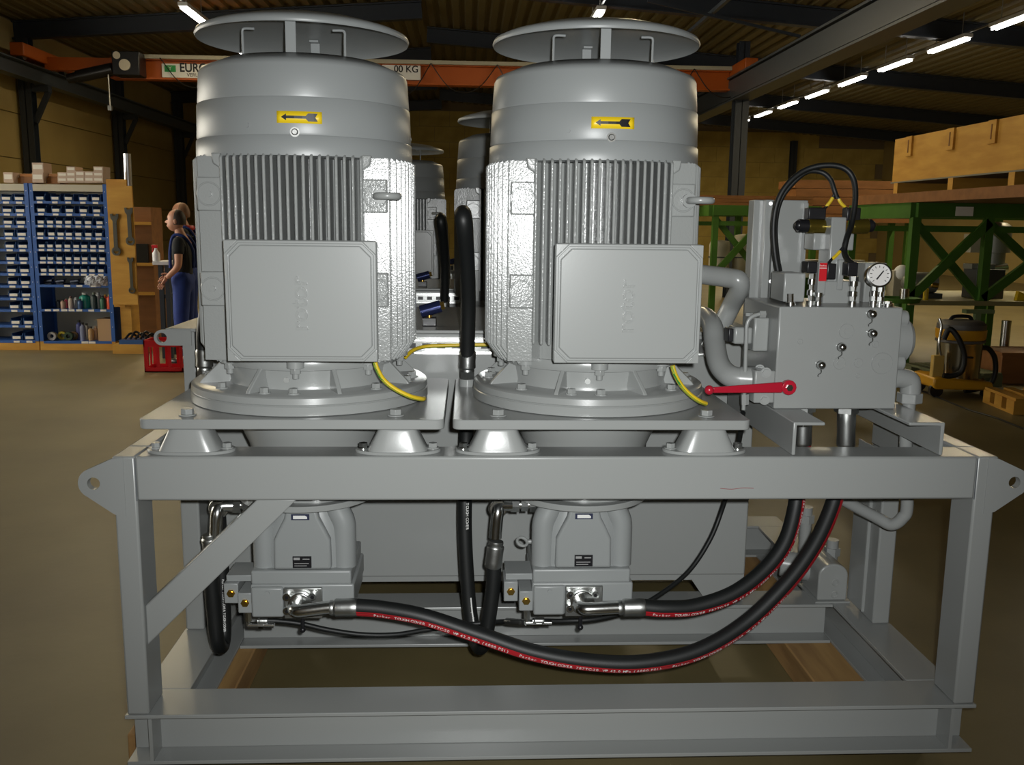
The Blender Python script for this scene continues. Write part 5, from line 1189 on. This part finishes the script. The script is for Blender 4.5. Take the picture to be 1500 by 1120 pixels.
green_bench(3.9, 5.6, 12.5, 14.0, 1.93, 'green steel bench frame standing farther back below the brown boards', (3.95, 4.75, 5.55), True, .8)
tag(MB().box(5.4, 5.6, 7.835, 7.839, 1.74, 1.84).build('paper_tag', PAPER, base=(5.5, 7.837, 1.74)), 'white paper tag on the green beam under the plywood crate', 'tag')
tag(MB().box(4.53, 4.60, 12.43, 12.434, 1.80, 1.90).build('paper_tag', PAPER, base=(4.56, 12.43, 1.8)), 'white paper tag on the farther green beam', 'tag')
# plywood crate on bearers
cr2 = thing('plywood_crate', 'long pale plywood crate with battens resting above the green bench', 'crate', (5.7, 7.3, 2.13))
MB().box(5.0, 6.3, 5.6, 8.6, 2.13, 2.62).build('crate_body', PLY, cr2, bevel=.004)
for y in (8.2, 7.28, 6.5): MB().box(4.975, 5.0, y-.07, y+.07, 2.40, 2.62).build('batten', PLY, cr2, smooth=False); MB().box(4.97, 4.975, y-.008, y+.008, 2.44, 2.58).build('strap_slot', BROWNW, cr2, smooth=False)
MB().box(4.985, 6.3, 5.6, 8.6, 2.115, 2.13).build('bottom_rim', mat('grey_rim', (.2, .19, .15), .6), cr2, smooth=False)
for i, y in enumerate((6.1, 7.2, 8.45)):
    tag(MB().box(4.98, 6.3, y-.05, y+.05, 1.99, 2.114).build('wood_bearer', PLY, base=(5.6, y, 1.99)), ('short pale wooden bearer under the free end of the plywood crate', 'short pale wooden bearer under the middle of the plywood crate', 'short pale wooden bearer under the end of the plywood crate toward the back wall')[i], 'wood block', 'bearers under the plywood crate')
tag(MB().box(4.9, 6.6, 5.6, 9.4, 1.881, 1.989).build('brown_board_stack', BROWNW, base=(5.7, 7.5, 1.88)), 'brown board platform under the bearers of the plywood crate', 'boards')
# brown boards far behind
for i, (xa, xb, y0, z0, z1, lab) in enumerate(((3.75, 5.7, 12.9, 1.932, 2.10, 'low stack of reddish brown boards on the farther green bench'), (5.9, 8.2, 14.5, 1.7, 2.45, 'tall pile of brown wooden panels behind the plywood crate'), (3.1, 3.7, 13.2, 1.932, 2.06, 'short pile of brown planks at the end of the farther green bench'))):
    t = thing('board_stack', lab, 'boards', ((xa+xb)/2, y0+.4, z0), 'brown board stacks')
    n = 3 if z1-z0 < .3 else 5
    for k in range(n): MB().box(xa+.03*(k % 2), xb-.04*((k+1) % 2), y0, y0+.9, z0+(z1-z0)*k/n, z0+(z1-z0)*(k+.94)/n).build('board', BROWNW, t, smooth=False)
for x in (5.95, 8.05):
    for y in (14.55, 15.25): MB().box(x, x+.1, y, y+.1, 0, 1.7).build('support_post', GREEN, bpy.data.objects['board_stack.001'], smooth=False)
# parts on the bench
GP = mat('grey_machine_part', (.22, .22, .19), .4, .3); DP = mat('dark_machine_part', (.07, .075, .08), .4, .4); BP = mat('beige_part', (.42, .38, .28), .5)
def part_on_bench(x, y, shapes, label, m=GP, z=.80):
    t = thing('bench_part', label, 'machine part', (x, y, z), 'machine parts on the green bench')
    for nm, f, mm_ in shapes: f(MB(), x, y, z).build(nm, mm_, t, bevel=.004)
part_on_bench(5.32, 8.25, [('base', lambda b, x, y, z: b.box(x-.18, x+.18, y-.1, y+.1, z, z+.06), DP), ('housing', lambda b, x, y, z: b.cyl((x-.16, y, z+.18), (x+.12, y, z+.18), .12, n=20), GP), ('cap', lambda b, x, y, z: b.sphere((x-.17, y, z+.18), .1), GP), ('yellow_fitting', lambda b, x, y, z: b.cyl((x+.02, y-.12, z+.16), (x+.1, y-.13, z+.15), .03, n=12), BRASS)], 'rounded grey casting lying on the bench behind the crossed braces')
part_on_bench(5.05, 8.6, [('case', lambda b, x, y, z: b.box(x+.02, x+.2, y-.1, y+.1, z, z+.3), BP), ('dome', lambda b, x, y, z: b.sphere((x+.12, y-.08, z+.28), .09), WHITE)], 'pale domed instrument behind the green post')
part_on_bench(6.05, 8.35, [('block', lambda b, x, y, z: b.box(x-.14, x+.2, y-.15, y+.15, z, z+.34), DP), ('pipe', lambda b, x, y, z: b.cyl((x-.05, y-.16, z+.1), (x-.05, y-.16, z+.42), .03, n=12), ZINC), ('top', lambda b, x, y, z: b.box(x-.18, x+.1, y-.1, y+.1, z+.34, z+.40), GP)], 'dark block with an upright pipe on the bench')
part_on_bench(6.42, 8.8, [('column', lambda b, x, y, z: b.cyl((x, y, z), (x, y, z+.52), .14, n=24), GP), ('motor', lambda b, x, y, z: b.cyl((x, y, z+.52), (x, y, z+.78), .19, n=28), GP), ('motor_cap', lambda b, x, y, z: b.lathe((x, y, 0), [(.19, z+.78), (.18, z+.84), (.12, z+.88), (0, z+.89)], 28), GP), ('side_box', lambda b, x, y, z: b.box(x-.34, x-.17, y-.1, y+.08, z+.52, z+.74), BP), ('valve', lambda b, x, y, z: b.cyl((x-.2, y-.12, z+.3), (x+.1, y-.16, z+.34), .06, n=16), ZINC)], 'tall grey vertical motor unit on the bench with a pale side box')
part_on_bench(6.30, 7.95, [('body', lambda b, x, y, z: b.prism([(x-.05, z), (x+.06, z), (x+.09, z+.06), (x-.03, z+.11)], 'y', y-.02, y+.04), YELLOW)], 'small bright yellow tag lying on the bench')
part_on_bench(5.20, 7.95, [('can', lambda b, x, y, z: b.cyl((x, y, z), (x, y, z+.13), .03, n=14), CABYEL)], 'small yellow can on the bench edge')
for i, (x, z, lab) in enumerate(((4.15, .82, 'pale'), (4.55, .82, 'wide'), (5.05, .82, 'tall'))):
    part_on_bench(x, 12.9, [('drum', lambda b, x, y, z, i=i: b.lathe((x, y, 0), [(0, z), (.17, z), (.17, z+.5+.1*i), (.15, z+.56+.1*i), (0, z+.58+.1*i)], 24), BP), ('ring', lambda b, x, y, z: b.torus((x, y, z+.3), (0, 0, 1), .17, .012, 24, 8), DP)], '%s grey drum shaped part on the farther green bench' % lab, z=.80)
t = thing('flange_row', 'row of grey bolted drum flanges on a low stand behind the gauge', 'machine part', (4.55, 8.9, .0))
MB().box(4.0, 4.9, 8.6, 9.2, 0, 1.0).build('stand', GREEN, t, smooth=False)
for x in (4.2, 4.45, 4.7): MB().lathe((x, 8.85, 0), [(0, 1.0), (.13, 1.0), (.13, 1.18), (.145, 1.18), (.145, 1.21), (0, 1.21)], 24).build('drum', BP, t)
tt = thing('side_tray', 'round dark green tray with a bright cylinder beside the bench', 'tray', (4.72, 7.6, 0))
MB().cyl((4.72, 7.6, 0), (4.72, 7.6, .80), .04, n=12).build('stand', GREEN, tt); MB().lathe((4.72, 7.6, 0), [(0, .80), (.22, .80), (.24, .85), (.23, .85), (.21, .81), (0, .81)], 32).build('tray', GREEN, tt); MB().cyl((4.76, 7.55, .81), (4.76, 7.55, .95), .05, n=18).build('cylinder', ZINC, tt)

# ================================================================ industrial vacuum cleaner
vc = at(1412, 582, Z=0); vx, vy = vc.x, vc.y+.2
vm = thing('vacuum_cleaner', 'yellow and steel industrial vacuum cleaner on castors with black hose', 'vacuum cleaner', (vx, vy, 0))
VY = mat('yellow_plastic', (.62, .31, .015), .4); CHR = mat('polished_drum', (.36, .33, .24), .2, .95)
MB().prism([(vx-.32, .10), (vx-.28, .08), (vx+.26, .07), (vx+.28, .10), (vx+.26, .15), (vx-.26, .20), (vx-.32, .19)], 'y', vy-.22, vy+.22).build('trolley', VY, vm, bevel=.02)
MB().lathe((vx+.02, vy, 0), [(0, .14), (.19, .14), (.195, .16), (.205, .50), (.21, .52), (0, .52)], 40).build('drum', CHR, vm)
MB().lathe((vx+.02, vy, 0), [(.2, .51), (.225, .52), (.225, .54), (.205, .545)], 40).build('drum_ring', mat('grey_plastic', (.10, .095, .09), .5), vm)
MB().lathe((vx+.02, vy, 0), [(.215, .545), (.225, .56), (.23, .64), (.22, .645), (0, .645)], 40).build('yellow_head', VY, vm)
MB().lathe((vx+.02, vy, 0), [(.222, .645), (.22, .69), (.19, .72), (.13, .73), (0, .73)], 40).build('lid', mat('grey_plastic', (.10, .095, .09), .5), vm)
MB().tube([(vx-.10, vy, .725), (vx-.06, vy, .76), (vx+.08, vy, .76), (vx+.12, vy, .725)], .018, n=10).build('handle', BLACK, vm)
MB().tube([(vx-.24, vy-.18, .56), (vx-.20, vy-.2, .66), (vx-.12, vy-.24, .56), (vx-.06, vy-.25, .40), (vx-.08, vy-.25, .26), (vx-.17, vy-.24, .215), (vx-.24, vy-.23, .22)], .026, n=12).build('hose', RUBBER, vm)
MB().tube([(vx+.22, vy-.02, .46), (vx+.30, vy-.02, .45), (vx+.37, vy-.02, .36), (vx+.39, vy-.02, .22), (vx+.35, vy-.02, .10), (vx+.22, vy-.02, .05), (vx+.10, vy-.02, .035)], .025, n=12).build('hose', RUBBER, vm)
MB().tube([(vx-.26, vy-.1, .75), (vx-.24, vy-.12, .66), (vx-.26, vy-.14, .50), (vx-.20, vy-.14, .30), (vx-.20, vy-.14, .2)], .014, n=10).build('bright_wand', ZINC, vm)
MB().box(vx-.31, vx-.20, vy-.16, vy-.10, .18, .40).build('tool_holder', mat('pale_yellow_plastic', (.60, .40, .10), .5), vm, bevel=.008)
MB().box(vx-.05, vx+.05, vy-.212, vy-.205, .38, .395).build('latch', BLACK, vm, smooth=False)
for x, y in ((vx-.27, vy-.17), (vx-.27, vy+.17)): MB().cyl((x, y-.02, .065), (x, y+.02, .065), .065, n=24).build('wheel', BLACK, vm)
for x, y in ((vx+.22, vy-.15), (vx+.22, vy+.15)): MB().cyl((x, y-.012, .035), (x, y+.012, .035), .035, n=18).box(x-.012, x+.012, y-.02, y+.02, .03, .09).build('castor', BLACK, vm)
# pallets
def pallet(base, rz, label, m, w=.8, d=1.2):
    t = thing('pallet', label, 'pallet', base, 'pallets on the floor'); B = Vector(base)
    for k in range(5): x = B.x-w/2+.01+(w-.11)*k/4; MB().box(x, x+.09, B.y-d/2, B.y+d/2, B.z+.12, B.z+.144).build('deck_board', m, t, smooth=False)
    for y in (-d/2, -.07, d/2-.14): MB().box(B.x-w/2, B.x+w/2, B.y+y, B.y+y+.14, B.z+.098, B.z+.12).build('cross_board', m, t, smooth=False)
    for x in (-w/2, -.05, w/2-.1):
        for y in (-d/2, -.07, d/2-.14): MB().box(B.x+x, B.x+x+.1, B.y+y, B.y+y+.14, B.z+.022, B.z+.098).build('block', m, t, smooth=False)
        MB().box(B.x+x, B.x+x+.1, B.y-d/2, B.y+d/2, B.z, B.z+.022).build('bottom_board', m, t, smooth=False)
    t.rotation_euler.z = rz
pallet((5.15, 7.15, 0), .15, 'dark green stained pallet on the floor behind the vacuum cleaner', mat('green_stained_wood', (.12, .13, .06), .8), .6, .8)
pc = at(1499, 607, Z=0)
pallet((pc.x+.33, pc.y+.25, 0), -.1, 'pale wooden pallet on the floor beside the vacuum cleaner', PLY, .8, .6)
tag(MB().box(5.6, 6.7, 7.0, 7.5, .0, .3).box(5.58, 6.72, 6.98, 7.52, .3, .33).build('wooden_chest', BROWNW, base=(6.15, 7.25, 0), bevel=.004), 'low brown wooden chest behind the vacuum cleaner', 'chest')
tag(MB().tube([at(1345, 570, Z=.008), at(1380, 584, Z=.008), at(1420, 600, Z=.008), at(1460, 612, Z=.008), at(1510, 632, Z=.008)], .008, n=8).build('floor_cable', BLACK, base=at(1400, 590, Z=0)), 'thin black cable lying on the floor in front of the vacuum cleaner', 'cable')
tag(MB().box(5.62, 5.68, 7.62, 7.68, 0, .68).box(5.50, 5.82, 7.60, 7.70, .68, .72).build('green_stand', mat('pale_green_stand', (.18, .25, .12), .5), base=(5.65, 7.65, 0)), 'pale green T-shaped stand behind the vacuum cleaner', 'stand')
tag(MB().cyl((6.0, 7.66, 0), (6.0, 7.66, .58), .05, n=20).cyl((6.0, 7.66, .58), (6.0, 7.66, .60), .052, n=20).build('steel_cylinder', ZINC, base=(6.0, 7.66, 0)), 'upright bright steel cylinder under the green bench', 'cylinder')
